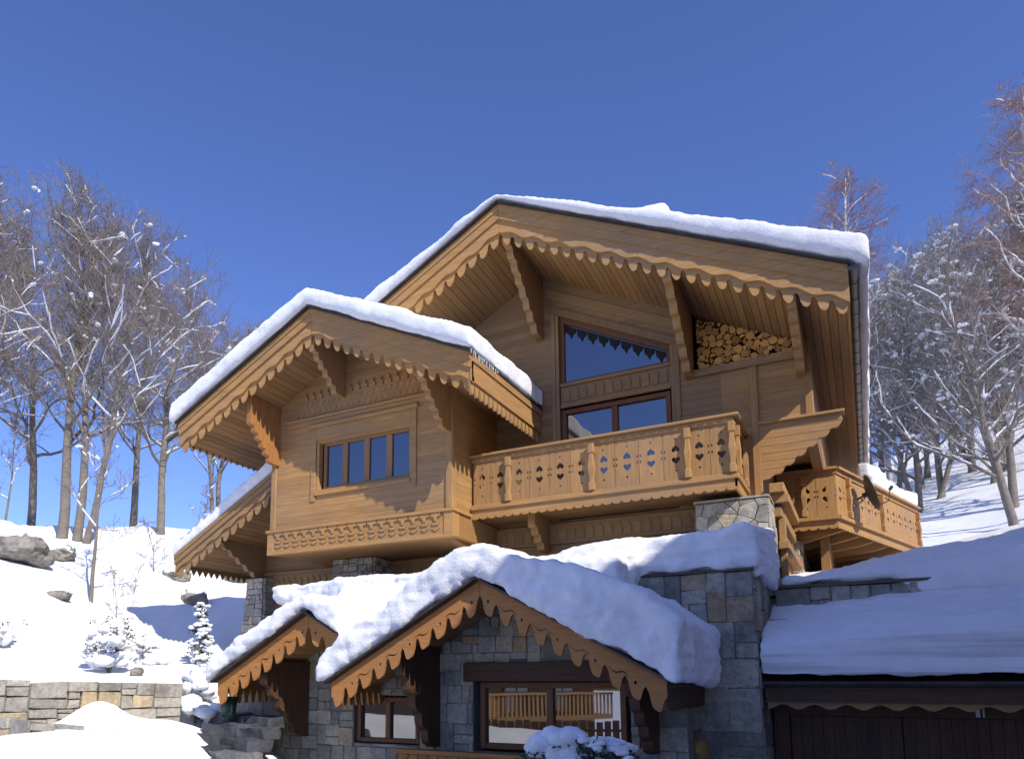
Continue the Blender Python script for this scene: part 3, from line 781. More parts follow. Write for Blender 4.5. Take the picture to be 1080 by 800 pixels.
bk.box(BU1 - .2, BU1 - .036, BW + .2, WM, 2.95, 6.5); bk.box(BU0 + .036, BU0 + .2, BW + .2, WM + .5, 2.95, 6.7)
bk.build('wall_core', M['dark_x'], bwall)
s_ = MB(); plank_wall(s_, 3.44, 6.5, lambda z: [(BW + .12, WM - .01)], BU1, .035, .15, 'x')
s_.build('bay_side_wall', M['honey_y'], CH)
s_ = MB(); plank_wall(s_, 3.44, 6.5, lambda z: [(BW + .12, WM + .5)], BU0 + .035, .035, .15, 'x')
s_.build('bay_side_wall', M['honey_y'], CH)
s_ = MB(); s_.box(BU0 - .02, BU0 + .13, BW - .045, BW + .12, 3.47, 6.4); s_.build('corner_post', M['honey_z'], bwall, bevel=.012)
s_ = MB(); s_.box(BU1 - .14, BU1 + .02, BW - .045, BW + .12, 3.47, 6.3); s_.build('corner_post', M['honey_z'], bwall, bevel=.012)
# scalloped board hanging down at the wall's right edge
s_ = MB(); 
# carved bottom beam
cb = MB(); cb.box(BU0 - .04, BU1 + .04, BW - .05, BW + .20, 2.90, 3.40, .6); cb.box(BU0 - .08, BU1 + .08, BW - .11, BW + .12, 3.40, 3.46, .8)
cb.box(BU1 + .041, BU1 + .08, BW + .12, BW + .7, 3.40, 3.46, .8)
cb.box(BU0 - .05, BU0 + .12, BW - .075, BW - .05, 2.88, 3.40, .9); cb.box(BU1 - .16, BU1 + .05, BW - .075, BW - .05, 2.88, 3.40, .9)
cb.box(BU0 + .12, BU1 - .16, BW - .065, BW - .051, 2.885, 2.97, .9)
k_ = BU0 + .16; i_ = 0
while k_ < BU1 - .30:
    cb.prism([(k_, 3.40), (k_ + .24, 3.40), (k_ + .24, 3.33), (k_ + .16, 3.31), (k_ + .13, 3.22), (k_ + .10, 3.22), (k_ + .07, 3.31), (k_, 3.33)], 'y', BW - .085, BW - .05, .8)
    cb.prism([(k_ + .02, 3.19), (k_ + .22, 3.19), (k_ + .18, 3.14), (k_ + .06, 3.14)], 'y', BW - .08, BW - .05, .7)
    cb.prism([(k_ + .12, 3.10), (k_ + .22, 3.07), (k_ + .12, 3.02), (k_ + .02, 3.07)], 'y', BW - .075, BW - .05, .6)
    k_ += .262
cb.build('carved_beam', M['honey_x'], CH)
cb = MB(); cb.box(BU1 - .2, BU1 + .03, BW + .2, WM, 2.90, 3.40, .5); cb.box(BU0 + .0, BU1, BW + .2, WM + .2, 2.91, 2.95, .5)
cb.prism([(BW + .2, 2.90), (WM, 2.9), (WM, 2.5), (WM - .5, 2.62), (WM - 1.2, 2.8)], 'x', BU1 - .3, BU1 - .1)
cb.build('bay_floor', M['soffit_x'], CH)
# window with wide casing, cornice and carved strip above
window('w', -10.55, -8.17, 4.28, 5.40, BW + .12, 4, .085, .10, 'frame_light', 'glass', .15)
cs = MB(); cs.box(-10.66, -10.585, BW - .001, BW + .14, 4.22, 5.42, .7); cs.box(-8.165, -8.12, BW - .001, BW + .14, 4.22, 5.42, .7); cs.box(-10.585, -8.165, BW - .001, BW + .14, 5.36, 5.42, .7); cs.box(-10.585, -8.165, BW - .001, BW + .14, 4.22, 4.28, .7)
cs.box(-10.80, -10.66, BW - .03, BW + .15, 4.02, 5.72, .5); cs.box(-8.12, -7.98, BW - .03, BW + .15, 4.02, 5.72, .5)
cs.box(-10.66, -8.12, BW - .03, BW - .001, 5.42, 5.72, .6); cs.box(-10.66, -8.12, BW - .06, BW + .1, 4.14, 4.22, .8)
cs.box(-10.86, -7.92, BW - .10, BW - .001, 5.722, 5.80, .8); cs.box(-11.5, -7.5, BW - .05, BW - .001, 5.83, 5.93, .6); cs.box(-11.56, -7.44, BW - .10, BW - .001, 5.932, 5.99, .9)
cs.build('window_casing', M['honey_x'], CH, bevel=.008)
cv = MB()
for zrow, off in ((6.06, 0), (6.24, .08)):
    k_ = -11.3 + off
    while k_ < -7.75:
        if zrow + .3 < zb(k_) - .3: cv.prism([(k_ + .07, zrow), (k_ + .14, zrow + .07), (k_ + .07, zrow + .15), (k_, zrow + .07)], 'y', BW - .03, BW - .001)
        k_ += .155
k_ = -11.1
while k_ < -7.9:
    if 6.62 < zb(k_) - .2: cv.prism([(k_, 6.42), (k_ + .17, 6.42), (k_ + .17, 6.50), (k_ + .12, 6.53), (k_ + .12, 6.60), (k_ + .05, 6.60), (k_ + .05, 6.53), (k_, 6.50)], 'y', BW - .04, BW - .001)
    k_ += .21
cv.box(-11.2, -7.7, BW - .02, BW - .001, 6.04, 6.42, .3)
cv.build('carved_panel', M['honey_x'], CH)
bracket(-9.93, BW, BG + .06, 6.30, 7.5, 7.10, CH, n=6, th=.14)
bracket(-11.82, BW, BG + .22, 5.0, 6.4, 5.86, CH, n=6, th=.13, mat='orange_z')
bracket(-7.22, BW, BG + .06, 5.05, 6.42, 5.95, CH, n=6, th=.14)
# ---- left lower wing: lean-to roof beside the bay
LW0 = 13.0; lur, lzr, lp = -11.97, 4.99, .535
zl = lambda u: lzr - lp * abs(u - lur)
mb = MB(); mb.prism([(-15.32, zl(-15.32) - .02), (lur, lzr - .02), (lur, lzr - .1), (-15.32, zl(-15.32) - .1)], 'y', LW0 + .03, 19)
mb.prism([(-15.36, zl(-15.36) + .015), (lur, lzr + .015), (lur, lzr - .02), (-15.36, zl(-15.36) - .02)], 'y', LW0 - .05, 19)
lroof = mb.build('roof', M['metal_dark'], CH)
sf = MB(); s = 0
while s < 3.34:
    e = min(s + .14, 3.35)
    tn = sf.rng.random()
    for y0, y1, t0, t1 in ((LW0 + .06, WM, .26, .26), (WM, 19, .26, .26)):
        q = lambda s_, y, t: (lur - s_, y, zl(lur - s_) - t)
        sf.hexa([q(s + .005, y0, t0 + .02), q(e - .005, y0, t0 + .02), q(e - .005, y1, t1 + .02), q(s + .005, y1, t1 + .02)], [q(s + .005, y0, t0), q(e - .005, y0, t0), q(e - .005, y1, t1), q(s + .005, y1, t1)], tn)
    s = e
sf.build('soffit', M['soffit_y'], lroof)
bargeboards(lroof, lur, lzr, lp, 3.35, 0, LW0, 'wall_x', (.25, .38, .055, .36, .46, .20), tooth_main, .25)
f_ = MB(); f_.box(-15.32, -15.285, LW0 + .01, 19, zl(-15.32) - .28, zl(-15.32) - .03, .5)
f_.prism(flat_teeth('y', LW0 + .01, 17, zl(-15.32) - .27, zl(-15.32) - .30, tooth_saw, .16, .2, 4), 'x', -15.28, -15.25, .4)
f_.build('fascia', M['soffit_y'], lroof)
lw = MB(); plank_wall(lw, 1.2, 4.9, lambda z: [(max(-14.0, lur - (lzr - .13 - z) / lp), -8.6)] if z < 2.9 else [(max(-14.0, lur - (lzr - .13 - z) / lp), -11.9)], WM + .02, .035, .15)
lw.box(-14.0, -8.6, WM + .056, WM + .2, 1.2, 2.9, .3); lw.box(-13.9, -11.9, WM + .056, WM + .2, 2.9, 3.9, .3)
lw.build('lower_wall', M['wall_x'], CH)
lw = MB(); plank_wall(lw, 1.2, 3.9, lambda z: [(WM + .06, 19)], -14.0 + .035, .035, .15, 'x'); lw.build('side_wall', M['wall_y'], CH)
bm_ = MB(); bm_.box(-14.0, -8.6, WM - .06, WM + .019, 2.28, 2.80, .4); bm_.box(-14.02, -8.6, WM - .11, WM + .0, 2.80, 2.86, .6)
k_ = -13.9
while k_ < -8.9:
    bm_.prism([(k_, 2.42), (k_ + .15, 2.40), (k_ + .17, 2.62), (k_ + .10, 2.72), (k_ + .03, 2.62)], 'y', WM - .08, WM - .06); k_ += .2
bm_.build('carved_beam', M['wall_x'], CH)
bracket(-14.14, WM + .02, LW0 + .08, 2.72, 3.85, 3.62, CH, mat='wall_z', n=6, th=.14)
stone_block('stone_pier', -14.3, -13.75, 14.5, 15.1, .4, 2.70, CH, 31, .24, .14, 'stone_pale', 'mortar_pale', 'fr')
stone_block('stone_pier', -11.12, -9.98, 14.1, 14.9, 1.4, 2.90, CH, 33, .22, .12, 'stone', 'mortar', 'fr')

# ---- lower front: stone walls, two porch gables, terrace deck
LWF = 10.8
g1 = dict(ur=-7.95, zr=1.13, p=.555); g2 = dict(ur=-4.81, zr=1.47, p=.55)
G1L, G1R, G2L, G2R = -9.95, -7.36, -7.46, -2.20; WP = 9.5
z1_ = lambda u: g1['zr'] - g1['p'] * abs(u - g1['ur']); z2_ = lambda u: g2['zr'] - g2['p'] * abs(u - g2['ur'])
def keep_front(cx, cz, a, b, c, d):
    top = max(z1_(cx), z2_(cx)) - .05 if cx > -9.6 else -.06
    if cz > top: return False
    if -8.0 < cx < -6.64 and -1.06 < cz < -.24: return False
    if -5.62 < cx < -3.05 and -1.1 < cz < .30: return False
    return True
sb = MB(); 
for a, b, c, d in ((-11.0, -8.0, -2.4, -.08), (-8.0, -6.64, -2.4, -1.06), (-8.0, -6.64, -.24, .35), (-6.64, -5.62, -2.4, .35), (-5.62, -3.05, -2.4, -1.1), (-3.05, -2.25, -2.4, .0), (-5.62, -3.05, .30, .34)): sb.box(a, b, LWF, LWF + .3, c, d)
sb.prism([(-6.64, .35), (-2.9, .35), (-4.81, 1.38)], 'y', LWF + .001, LWF + .3); sb.prism([(-9.4, .05), (-8.0, .05), (-8, .35), (-7.35, .35), (-7.9, 1.0), (-8.1, .98)], 'y', LWF + .001, LWF + .3)
sb.prism([(-9.5, -.08), (-8.0, -.08), (-8.0, .3), (-9.2, .3)], 'y', LWF + .002, LWF + .3); sb.box(-11.0, -10.7, LWF + .3, 14.6, -2.4, -.08)
sbo = sb.build('stone_wall', M['mortar'], CH)
st = MB(); stone_face(st, -11.0, -2.25, -2.4, 1.45, lambda a, z, d: (a, LWF - d, z), 77, .40, keep_front, depth=.026, ratio=1.2, voids=((-8.0, -6.64, -1.06, -.24), (-5.62, -3.05, -1.10, .30)))
stone_face(st, LWF, 14.6, -2.4, -.1, lambda a, z, d: (-11.0 - d, a, z), 78, .32, depth=.03); st.build('masonry', M['stone'], sbo)
def porch(g_, uL, uR, w1, sides):
    r_ = gable_roof(g_['ur'], g_['zr'], g_['p'], uL, uR, WP, w1, .09)
    for side, S in sides:
        mb = MB(); holes = []
        s = .2; i_ = 0
        # the cut is one board with long drips, pierced by dots and long thin leaves
        N = max(2, round((S) / .258)); per = S / N
        for k in range(N):
            sc = (k + .5) * per; u = g_['ur'] + side * sc; zc = g_['zr'] - g_['p'] * sc
            if k % 2 == 0: holes.append([(u, zc - .235), (u + .022, zc - .265), (u, zc - .30), (u - .022, zc - .265)])
            elif S - sc > per:
                d_ = 1
                pts = []
                for q in range(7):
                    t = q / 6; x = sc - per * .33 + t * per * 1.05
                    pts.append((g_['ur'] + side * x, g_['zr'] - g_['p'] * x - .235 - .035 * math.sin(t * 2 * math.pi) ))
                low = [(x, z - .006 - .016 * math.sin(math.pi * i / 6)) for i, (x, z) in enumerate(pts)][::-1]
                holes.append(pts + low)
        rake_board(mb, g_['ur'], g_['zr'], g_['p'], side, .003, S, -.004, .295, tooth_drip, .18, .258, WP - .05, WP - .005, holes, tone=.8)
        mb.build('bargeboard', M['orange_x'], r_)
        mb = MB(); rake_board(mb, g_['ur'], g_['zr'], g_['p'], side, .003, S, -.03, .03, None, 0, .3, WP - .085, WP - .051, tone=.6)
        mb.build('edge_trim', M['dark_x'], r_)
    return r_
r1 = porch(g1, G1L, G1R, 12.4, ((-1, 2.0), (1, .59)))
r2 = porch(g2, G2L, G2R, 12.6, ((-1, 2.64), (1, 2.6)))
for r_, u_, sd_ in ((r1, G1L, -1), (r2, G2L, -1), (r2, G2R, 1)):
    zt = (z1_ if r_ is r1 else z2_)(u_)
    f_ = MB(); x0, x1 = (u_ + .01, u_ + .04) if sd_ < 0 else (u_ - .04, u_ - .01)
    f_.prism(flat_teeth('y', WP + .02, 11.9, zt - .05, zt - .22, tooth_drip, .18, .17), 'x', x0, x1, .8)
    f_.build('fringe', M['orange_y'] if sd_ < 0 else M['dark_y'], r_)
bracket(-9.08, LWF, WP + .1, -.98, .35, .12, CH, mat='dark_z', th=.14, n=5)
bracket(-6.30, LWF, WP + .1, -1.05, .55, .30, CH, mat='dark_z', th=.14, n=5)
bracket(-2.72, LWF, WP + .1, -1.0, .22, -.02, CH, mat='dark_z', th=.14, n=5)
ln = MB(); ln.box(-5.75, -2.92, LWF - .12, LWF + .05, .0, .30); ln.build('lintel', M['dark_x'], CH, bevel=.01)
window('w', -5.52, -3.13, -1.06, -.01, LWF + .04, 2, .09, .12, 'frame', 'glass_low', .11)
window('w', -7.96, -6.68, -1.04, -.27, LWF + .04, 2, .075, .12, 'frame', 'glass_low', .10)
rl = MB(); rl.box(-6.75, -2.55, LWF - .62, LWF - .42, -1.13, -1.07, .6); rl.box(-6.7, -2.6, LWF - .56, LWF - .50, -1.28, -1.13, .5); rl.box(-6.7, -2.6, LWF - .5, LWF - .0, -1.32, -1.26, .5)
k_ = -6.65
while k_ < -2.8:
    rl.prism([(k_, -1.27), (k_ + .09, -1.27), (k_ + .16, -1.15), (k_ + .07, -1.15)], 'y', LWF - .58, LWF - .56); k_ += .18
rl.build('window_box', M['orange_x'], CH)
vb = MB(); vb.box(-7.47, -7.37, WP + .06, 12.4, -.02, .76); vb.build('sun_stop_board', M['dark_y'], CH)  # board added to stop sun leaking between the two porch roofs
# terrace deck over the lower rooms
dk = MB(); dk.box(-11.3, -1.5, 12.5, 14.6, 1.45, 1.62); dk.box(-9.4, -4.5, LWF + .3, 12.5, 1.0, 1.15)
dk.build('terrace_deck', M['mortar'], CH)
dk = MB(); dk.box(-11.3, -9.76, 12.7, 14.55, -.2, 1.44); dk.build('terrace_base', M['mortar_pale'], CH)
stone_block('stone_buttress', -3.40, -1.46, 12.0, 14.1, -2.4, 1.68, CH, 51, .52, .08, faces='frl', ratio=1.15, depth=.022)
bc = MB(); bc.box(-3.44, -1.43, 11.95, 14.1, 1.68, 1.72); bc.build('coping', M['metal_dark'], CH)
lp_ = MB(); n = 14
vs = []; fs = []
for i in range(8):
    a = math.pi * i / 7
    for k in range(n): vs.append((-2.33 + .19 * math.sin(a) * math.cos(2 * math.pi * k / n), 11.72 + .19 * math.sin(a) * math.sin(2 * math.pi * k / n), -1.02 + .19 * math.cos(a)))
for i in range(7):
    for k in range(n): fs.append((i * n + k, i * n + (k + 1) % n, (i + 1) * n + (k + 1) % n, (i + 1) * n + k))
lp_.add(vs, fs); lo = lp_.build('wall_lamp', M['lampglass'], CH, True)
lq = MB(); lq.box(-2.36, -2.30, 11.7, 12.0, -1.03, -.99); lq.build('lamp_arm', M['black'], lo)

# ------------------------------------------------------------------ garage
GA = thing('garage', 'dark wooden garage with wavy fascia under a thick layered slab of snow', 'garage', (3.5, 12, -2.4))
mb = MB(); GX1 = 9.0
rp = [(11.95, 0.0), (16.6, 1.60), (16.6, 1.50), (11.95, -.10)]
mb.prism(rp, 'x', -1.40, GX1); gro = mb.build('roof', M['metal_dark'], GA)
mb = MB(); ring = [(11.88 + .085 * math.cos(t), .0 + .085 * math.sin(t)) for t in lin(math.pi, 2 * math.pi, 12)] + [(11.88 + .075 * math.cos(t), .0 + .075 * math.sin(t)) for t in lin(2 * math.pi, math.pi, 12)]
mb.prism(ring, 'x', -1.36, GX1); mb.build('gutter', M['metal_dark'], gro)
mb = MB(); mb.box(-1.36, GX1, 12.0, 12.05, -.25, -.08); mb.build('fascia', M['dark_x'], gro)
mb = MB(); mb.prism(flat_teeth('x', -1.34, GX1, -.20, -.33, lambda x: .5 + .5 * math.cos(2 * math.pi * x), .07, .42), 'y', 12.051, 12.09); mb.build('wavy_board', M['soffit_x'], gro)
mb = MB(); mb.box(-1.36, GX1, 12.0, 12.95, -.30, -.26)
for x in (-1.36, 1.9, 5.2): mb.box(x, x + .22, 12.9, 13.1, -2.4, -.3)
mb.box(-1.36, GX1, 12.95, 13.1, -.52, -.3); mb.box(-1.36, GX1, 13.1, 13.25, -2.4, 1.0)
mb.build('frame', M['dark_z'], GA)
for x0, x1 in ((-1.13, .38), (.38, 1.89), (2.13, 3.65), (3.65, 5.18)):
    mb = MB(); k_ = x0 + .01
    while k_ < x1 - .05:
        mb.box(k_, min(k_ + .145, x1 - .01), 12.98, 13.03, -2.35, -.53); k_ += .15
    mb.build('door', M['dark_z'], GA)
mb = MB()
mb.box(1.28, 1.33, 12.88, 12.95, -.50, -.38); mb.box(1.36, 1.38, 12.88, 12.95, -.50, -.38)
mb.build('number_sign', M['zinc'], GA)
mb = MB(); mb.box(GX1 - .3, GX1, 12.0, 16.5, -2.4, .0); mb.build('side_wall', M['mortar'], GA)

# low stone wall behind the garage, under the balcony
LWALL = thing('stone_wall', 'low grey stone retaining wall with thin coping behind the garage roof', 'wall', (2, 14.2, 0))
def own(o, root):
    o.parent = root; o.location = tuple(-c for c in root.location); return o
o = stone_block('masonry_core', -1.36, 6.0, 14.2, 14.6, -.3, 1.62, LWALL, 61, .36, 0, faces='f')
mb = MB(); mb.box(-1.36, 6.0, 14.12, 14.6, 1.62, 1.67); mb.build('coping', M['metal_dark'], LWALL)
# ------------------------------------------------------------------ ground
def tps(pts, lam=.02):
    P = np.array(pts, float); n = len(P); S = 20.
    def K(A, B):
        d = np.linalg.norm(A[:, None] - B[None], axis=2) / S
        return np.where(d > 0, d ** 2 * np.log(d + 1e-12), 0)
    X = P[:, :2]; A = np.zeros((n + 3, n + 3)); A[:n, :n] = K(X, X) + lam * np.eye(n)
    A[:n, n] = 1; A[:n, n + 1:] = X / S; A[n:, :n] = A[:n, n:].T
    c = np.linalg.solve(A, np.r_[P[:, 2], 0, 0, 0])
    return lambda Q: K(Q, X) @ c[:n] + c[n] + Q / S @ c[n + 1:]
UP = [(-26.7, 14.9, 5.3), (-24.1, 16.3, 5.5), (-23.4, 19.0, 5.7), (-23.7, 21.1, 6.4), (-19.2, 16.8, 3.3), (-18.8, 18.1, 3.46), (-19, 19.2, 3.9), (-20.2, 15.1, 3.48), (-17.9, 15.8, 2.1), (-17.1, 16.8, 2.25), (-18.1, 13.9, 1.87), (-15.9, 12.9, .44), (-15.5, 14.2, .7), (-14.4, 11.4, .40), (-17.6, 14.2, 1.23), (-16.3, 9.2, 1.38), (-15.4, 10.9, 1.40), (-13.2, 10.7, .5), (-12.4, 7.2, .05), (-11.4, 8.4, .05), (-11.2, 9.9, .0), (-11.4, 11.2, .25),
      (-13.0, 13.2, .35), (-13.5, 16, 1.0), (-20, 11.7, 3.3), (-17.6, 11.3, 2.6), (-14.5, 19, 3.0),  (-35, 18, 6.5), (-35, 0, 3.5), (-20, -5, 1.0), (-14, 3, .0), (-13, 5.5, 0), (-30, 35, 9), (-45, 60, 12), (-20, 30, 7.4), (-26, 24, 6.2),
      (-10, 15, 1.2), (-6, 15, 1.2), (-2, 14.9, 1.6), (2, 14.9, 1.9), (5, 15, 2.3), (8, 14.5, 2.5), (2.3, 18, 3.0), (5, 18, 3.6), (-1, 20, 2.2), (2.4, 24, 3.6), (2.4, 35.7, 6.1), (5, 32.5, 5.5), (9.3, 56.7, 14), (1.4, 52.3, 11.6), (11.6, 69.4, 19.4), (1.3, 69.4, 17.0),
      (20, 40, 13), (30, 20, 9), (25, 70, 24), (-5, 45, 9), (-12, 70, 14), (-60, 100, 17), (0, 110, 28), (40, 110, 38), (-100, 60, 16), (-80, 0, 8), (80, 60, 35)]
LO = [(0, 0, -1.75), (-4, 3, -1.75), (4, 4, -2.2), (-8.1, 5.8, -.98), (-9.1, 5.25, -.95), (-9.8, 7.4, -.85), (-10.6, 8.6, -.55), (-9.7, 9.6, -1.45), (-10.7, 10.3, -.80), (-10.3, 9.4, -1.15), (-9.0, 8.8, -1.6), (-8.4, 8.2, -1.5), (-7.6, 8.6, -2.1), (-12, 6.6, -1.05), (-13, 3, -1.2), (-7.8, 7.1, -1.25), (-6, 8, -2.25), (-3, 9, -2.35), (2, 10, -2.4), (8, 10, -2.5),
      (8, -5, -2.3), (-5, -2, -2.3), (-8, -6, -4.2), (-11, -7, -5.2), (-15, -15, -7.5), (-25, -25, -7), (20, 0, -3), (20, -30, -4), (0, -60, -7), (-60, -60, -6), (60, -60, -8), (-9.6, 10.5, -1.5)]
fu, fl = tps(UP), tps(LO)
# the line where the upper slope is held back: the left retaining wall, then the house
LINE = [(-60, -12), (-20, 1.5), (-12.9, 5.0), (-12.35, 6.85), (-11.25, 9.7), (-11.12, 10.7), (-11.0, 14.0), (-8, 14.38), (60, 14.38)]
def sd_line(Q):
    best = np.full(len(Q), 1e9); sign = np.ones(len(Q))
    for (ax, ay), (bx, by) in zip(LINE[:-1], LINE[1:]):
        d = np.array([bx - ax, by - ay], float); L2 = d @ d
        v = Q - np.array([ax, ay]); t = np.clip(v @ d / L2, 0, 1); e = v - t[:, None] * d; dist = np.hypot(e[:, 0], e[:, 1])
        s = np.where(d[0] * v[:, 1] - d[1] * v[:, 0] > 0, 1., -1.); m_ = dist < best - 1e-9
        best[m_] = dist[m_]; sign[m_] = s[m_]
    return best * sign
def axis(parts):
    out = [parts[0][0]]
    for a, b, h in parts:
        n = max(1, int(round((b - a) / h))); out += [a + (b - a) * i / n for i in range(1, n + 1)]
    return np.array(out)
gx = axis([(-1500, -300, 200), (-300, -60, 20), (-60, -30, 2), (-30, -18, .5), (-18, -7, .13), (-7, 3, .4), (3, 14, .5), (14, 60, 2), (60, 300, 20), (300, 1500, 200)])
gy = axis([(-1500, -300, 200), (-300, -40, 20), (-40, 0, 2), (0, 4.5, .5), (4.5, 15.5, .13), (15.5, 40, .5), (40, 120, 2), (120, 400, 20), (400, 2500, 300)])
XX, YY = np.meshgrid(gx, gy); Q = np.c_[XX.ravel(), YY.ravel()]
far = np.clip((np.hypot(Q[:, 0], Q[:, 1]) - 100) / 120, 0, 1)
Qc = Q * (np.minimum(1, 100 / np.maximum(1, np.hypot(Q[:, 0], Q[:, 1]))))[:, None]
hu, hl = fu(Qc), fl(Qc)
sdl = sd_line(Q); t = np.clip(sdl / .30, 0, 1); t = t * t * (3 - 2 * t)
H = hl * (1 - t) + hu * t
nz = np.array([noise.noise(Vector((x * .35, y * .35, 0))) * .16 + noise.noise(Vector((x * 1.1, y * 1.1, 4))) * .06 + noise.noise(Vector((x * 3.2, y * 3.2, 9))) * .018 for x, y in Q])
H += nz * np.where(np.hypot(Q[:, 0], Q[:, 1]) < 300, 1, 0) * np.where((sdl > 0) & (sdl < .5) & (Q[:, 0] > -9.8), 0, 1)
for (mx, my, mr, mh) in ((-11.0, 7.95, .75, .42), (-10.7, 9.3, .9, .18), (-12.2, 8.0, .8, .10), (-14.0, 12.6, 1.2, .18)):
    H += mh * np.exp(-((Q[:, 0] - mx) ** 2 + (Q[:, 1] - my) ** 2) / (2 * (mr * .5) ** 2))
nx_, ny_ = len(gx), len(gy)
fs = [(j * nx_ + i, j * nx_ + i + 1, (j + 1) * nx_ + i + 1, (j + 1) * nx_ + i) for j in range(ny_ - 1) for i in range(nx_ - 1)]
me = bpy.data.meshes.new('ground'); me.from_pydata(np.c_[Q, H].tolist(), [], fs); me.polygons.foreach_set('use_smooth', [True] * len(fs)); me.materials.append(M['snow']); me.update()
go = bpy.data.objects.new('ground', me); C.objects.link(go); tag(go, 'deep sunlit snow covering the hillside and the ground round the chalet', kind='structure')
def ground_z(x, y):
    q = np.array([[x, y]], float); s = sd_line(q)[0]; t = min(1, max(0, s / .3)); t = t * t * (3 - 2 * t)
    return float(fl(q)[0] * (1 - t) + fu(q)[0] * t)

# ------------------------------------------------------------------ snow on the roofs
def roof_prism(mb, ur, zr, p, uL, uR, w0, w1, thL, thM, thR, ridge_dy=0):
    z = lambda u: zr - p * abs(u - ur)
    top = [(uL, z(uL) + thL), (ur - .4, z(ur - .4) + (thM)), (ur, zr + thM - .04), (ur + .4, z(ur + .4) + thM), (uR, z(uR) + thR)]
    if uR - ur < .5: top = [(uL, z(uL) + thL), (ur, zr + thM), (uR, z(uR) + thR)]
    mb.prism([(uL, z(uL) + .035)] + [(ur, zr + .035)] * (uL < ur < uR) + [(uR, z(uR) + .035)] + top[::-1], 'y', w0, w1)
def s_main(mb):
    roof_prism(mb, -6.1, 9.83, .506, -11.3, .42, 12.68, 27.1, .42, .20, .52)
    mb.hexa([(-3.5, 12.85, 8.58), (-2.6, 12.85, 8.13), (-2.6, 13.6, 8.13), (-3.5, 13.6, 8.58)], [(-3.5, 12.85, 8.80), (-2.68, 12.85, 8.70), (-2.68, 13.6, 8.70), (-3.5, 13.6, 8.80)])
    mb.box(.30, .42, 13.3, 27.1, 6.50, 6.9)
so_ = snow_body('roof_snow', s_main, .07, 9, .035, seed=1)
tag(so_, 'thick snow along the big main gable roof with a small lump right of its ridge', 'roof snow', 'snow lying on the roofs')
def s_bay(mb): roof_prism(mb, bur, bzr, bp, -13.86, -5.93, 11.28, 14.88, .50, .42, .46)
tag(snow_body('roof_snow', s_bay, .055, 10, .035, seed=2), 'smooth snow on the smaller gable roof of the left bay', 'roof snow', 'snow lying on the roofs')
def s_lean(mb):
    z = zl; mb.prism([(-15.45, z(-15.45) + .01), (-12.0, z(-12.0) + .01), (-12.0, z(-12) + .40), (-15.45, z(-15.45) + .36)], 'y', 12.9, 19)
tag(snow_body('roof_snow', s_lean, .055, 8, .035, seed=3), 'snow on the sloping side roof under the left bay eave', 'roof snow', 'snow lying on the roofs')
def s_low(mb):
    # one joined drift over both porch roofs and the terrace behind
    z = z1_; th = .42
    mb.prism([(-10.12, z(-10.12) + .04), (g1['ur'], g1['zr'] + .04), (-7.2, z(-7.2) + .04), (-7.2, z(-7.2) + th + .1), (g1['ur'], g1['zr'] + th - .10), (-10.12, z(-10.12) + th)], 'y', 9.22, 12.6)
    z = z2_
    mb.prism([(-7.62, z(-7.62) + .04), (g2['ur'], g2['zr'] + .04), (-2.02, z(-2.02) + .02), (-1.98, z(-1.98) + .82), (-2.5, z(-2.5) + .98), (-3.4, z(-3.4) + .86), (g2['ur'] + .7, z(g2['ur'] + .7) + .62), (g2['ur'] + .1, g2['zr'] + .50), (g2['ur'] - .5, z(g2['ur'] - .5) + .60), (-6.3, z(-6.3) + .56), (-7.62, z(-7.62) + .50)], 'y', 9.22, 12.75)
    mb.hexa([(-11.4, 12.3, 1.75), (-3.3, 11.6, 1.2), (-3.3, 14.85, 1.63), (-12.4, 14.6, 1.85)], [(-11.4, 12.3, 2.06), (-3.3, 11.6, 2.05), (-3.3, 14.85, 2.56), (-12.4, 14.6, 2.25)])
    mb.hexa([(-6.2, 11.4, 1.4), (-3.2, 11.75, 1.4), (-3.2, 14.8, 1.5), (-6.2, 14.8, 1.5)], [(-6.2, 11.4, 2.0), (-3.2, 11.75, 2.30), (-3.2, 14.8, 2.62), (-6.2, 14.8, 2.35)])
    mb.hexa([(-11.15, 10.7, -.05), (-8.2, 11.0, 1.05), (-8.2, 13.0, 1.05), (-11.3, 13.4, -.05)], [(-11.1, 10.75, .38), (-8.2, 11.0, 1.45), (-8.2, 13.0, 2.0), (-11.3, 12.9, 1.9)])
    mb.hexa([(-9.3, 11.2, 1.0), (-3.3, 11.2, 1.0), (-3.3, 12.6, 1.0), (-9.3, 12.6, 1.0)], [(-9.3, 11.2, 1.35), (-3.3, 11.2, 2.0), (-3.3, 12.6, 2.2), (-9.3, 12.6, 2.15)])
    mb.hexa([(-3.75, 11.9, 1.72), (-1.34, 11.88, 1.72), (-1.34, 14.3, 1.72), (-3.75, 14.3, 1.72)], [(-3.75, 11.9, 2.26), (-1.34, 11.88, 2.36), (-1.34, 14.3, 2.70), (-3.75, 14.6, 2.66)])
    mb.box(-1.45, -1.28, 12.1, 14.2, 1.60, 2.1)
tag(snow_body('roof_snow', s_low, .05, 13, .075, seed=4, strata=.02, fine=1.3), 'deep billowing snow joined over the two low porch roofs and the terrace', 'roof snow', 'snow lying on the roofs')
def s_gar(mb):
    A = [(11.84, .06), (14.3, .92), (16.6, 1.70), (16.8, 2.2), (14.5, 1.38), (12.3, .74), (11.88, .52)]; B_ = [(11.84, .06), (14.3, .92), (16.6, 1.70), (16.8, 2.9), (14.5, 2.1), (12.35, 1.48), (11.88, 1.24)]
    mb.add([(-1.43, y, z) for y, z in A] + [(9.0, y, z) for y, z in B_], [tuple(range(7)), tuple(range(13, 6, -1))] + [(i, (i + 1) % 7, 7 + (i + 1) % 7, 7 + i) for i in range(7)])
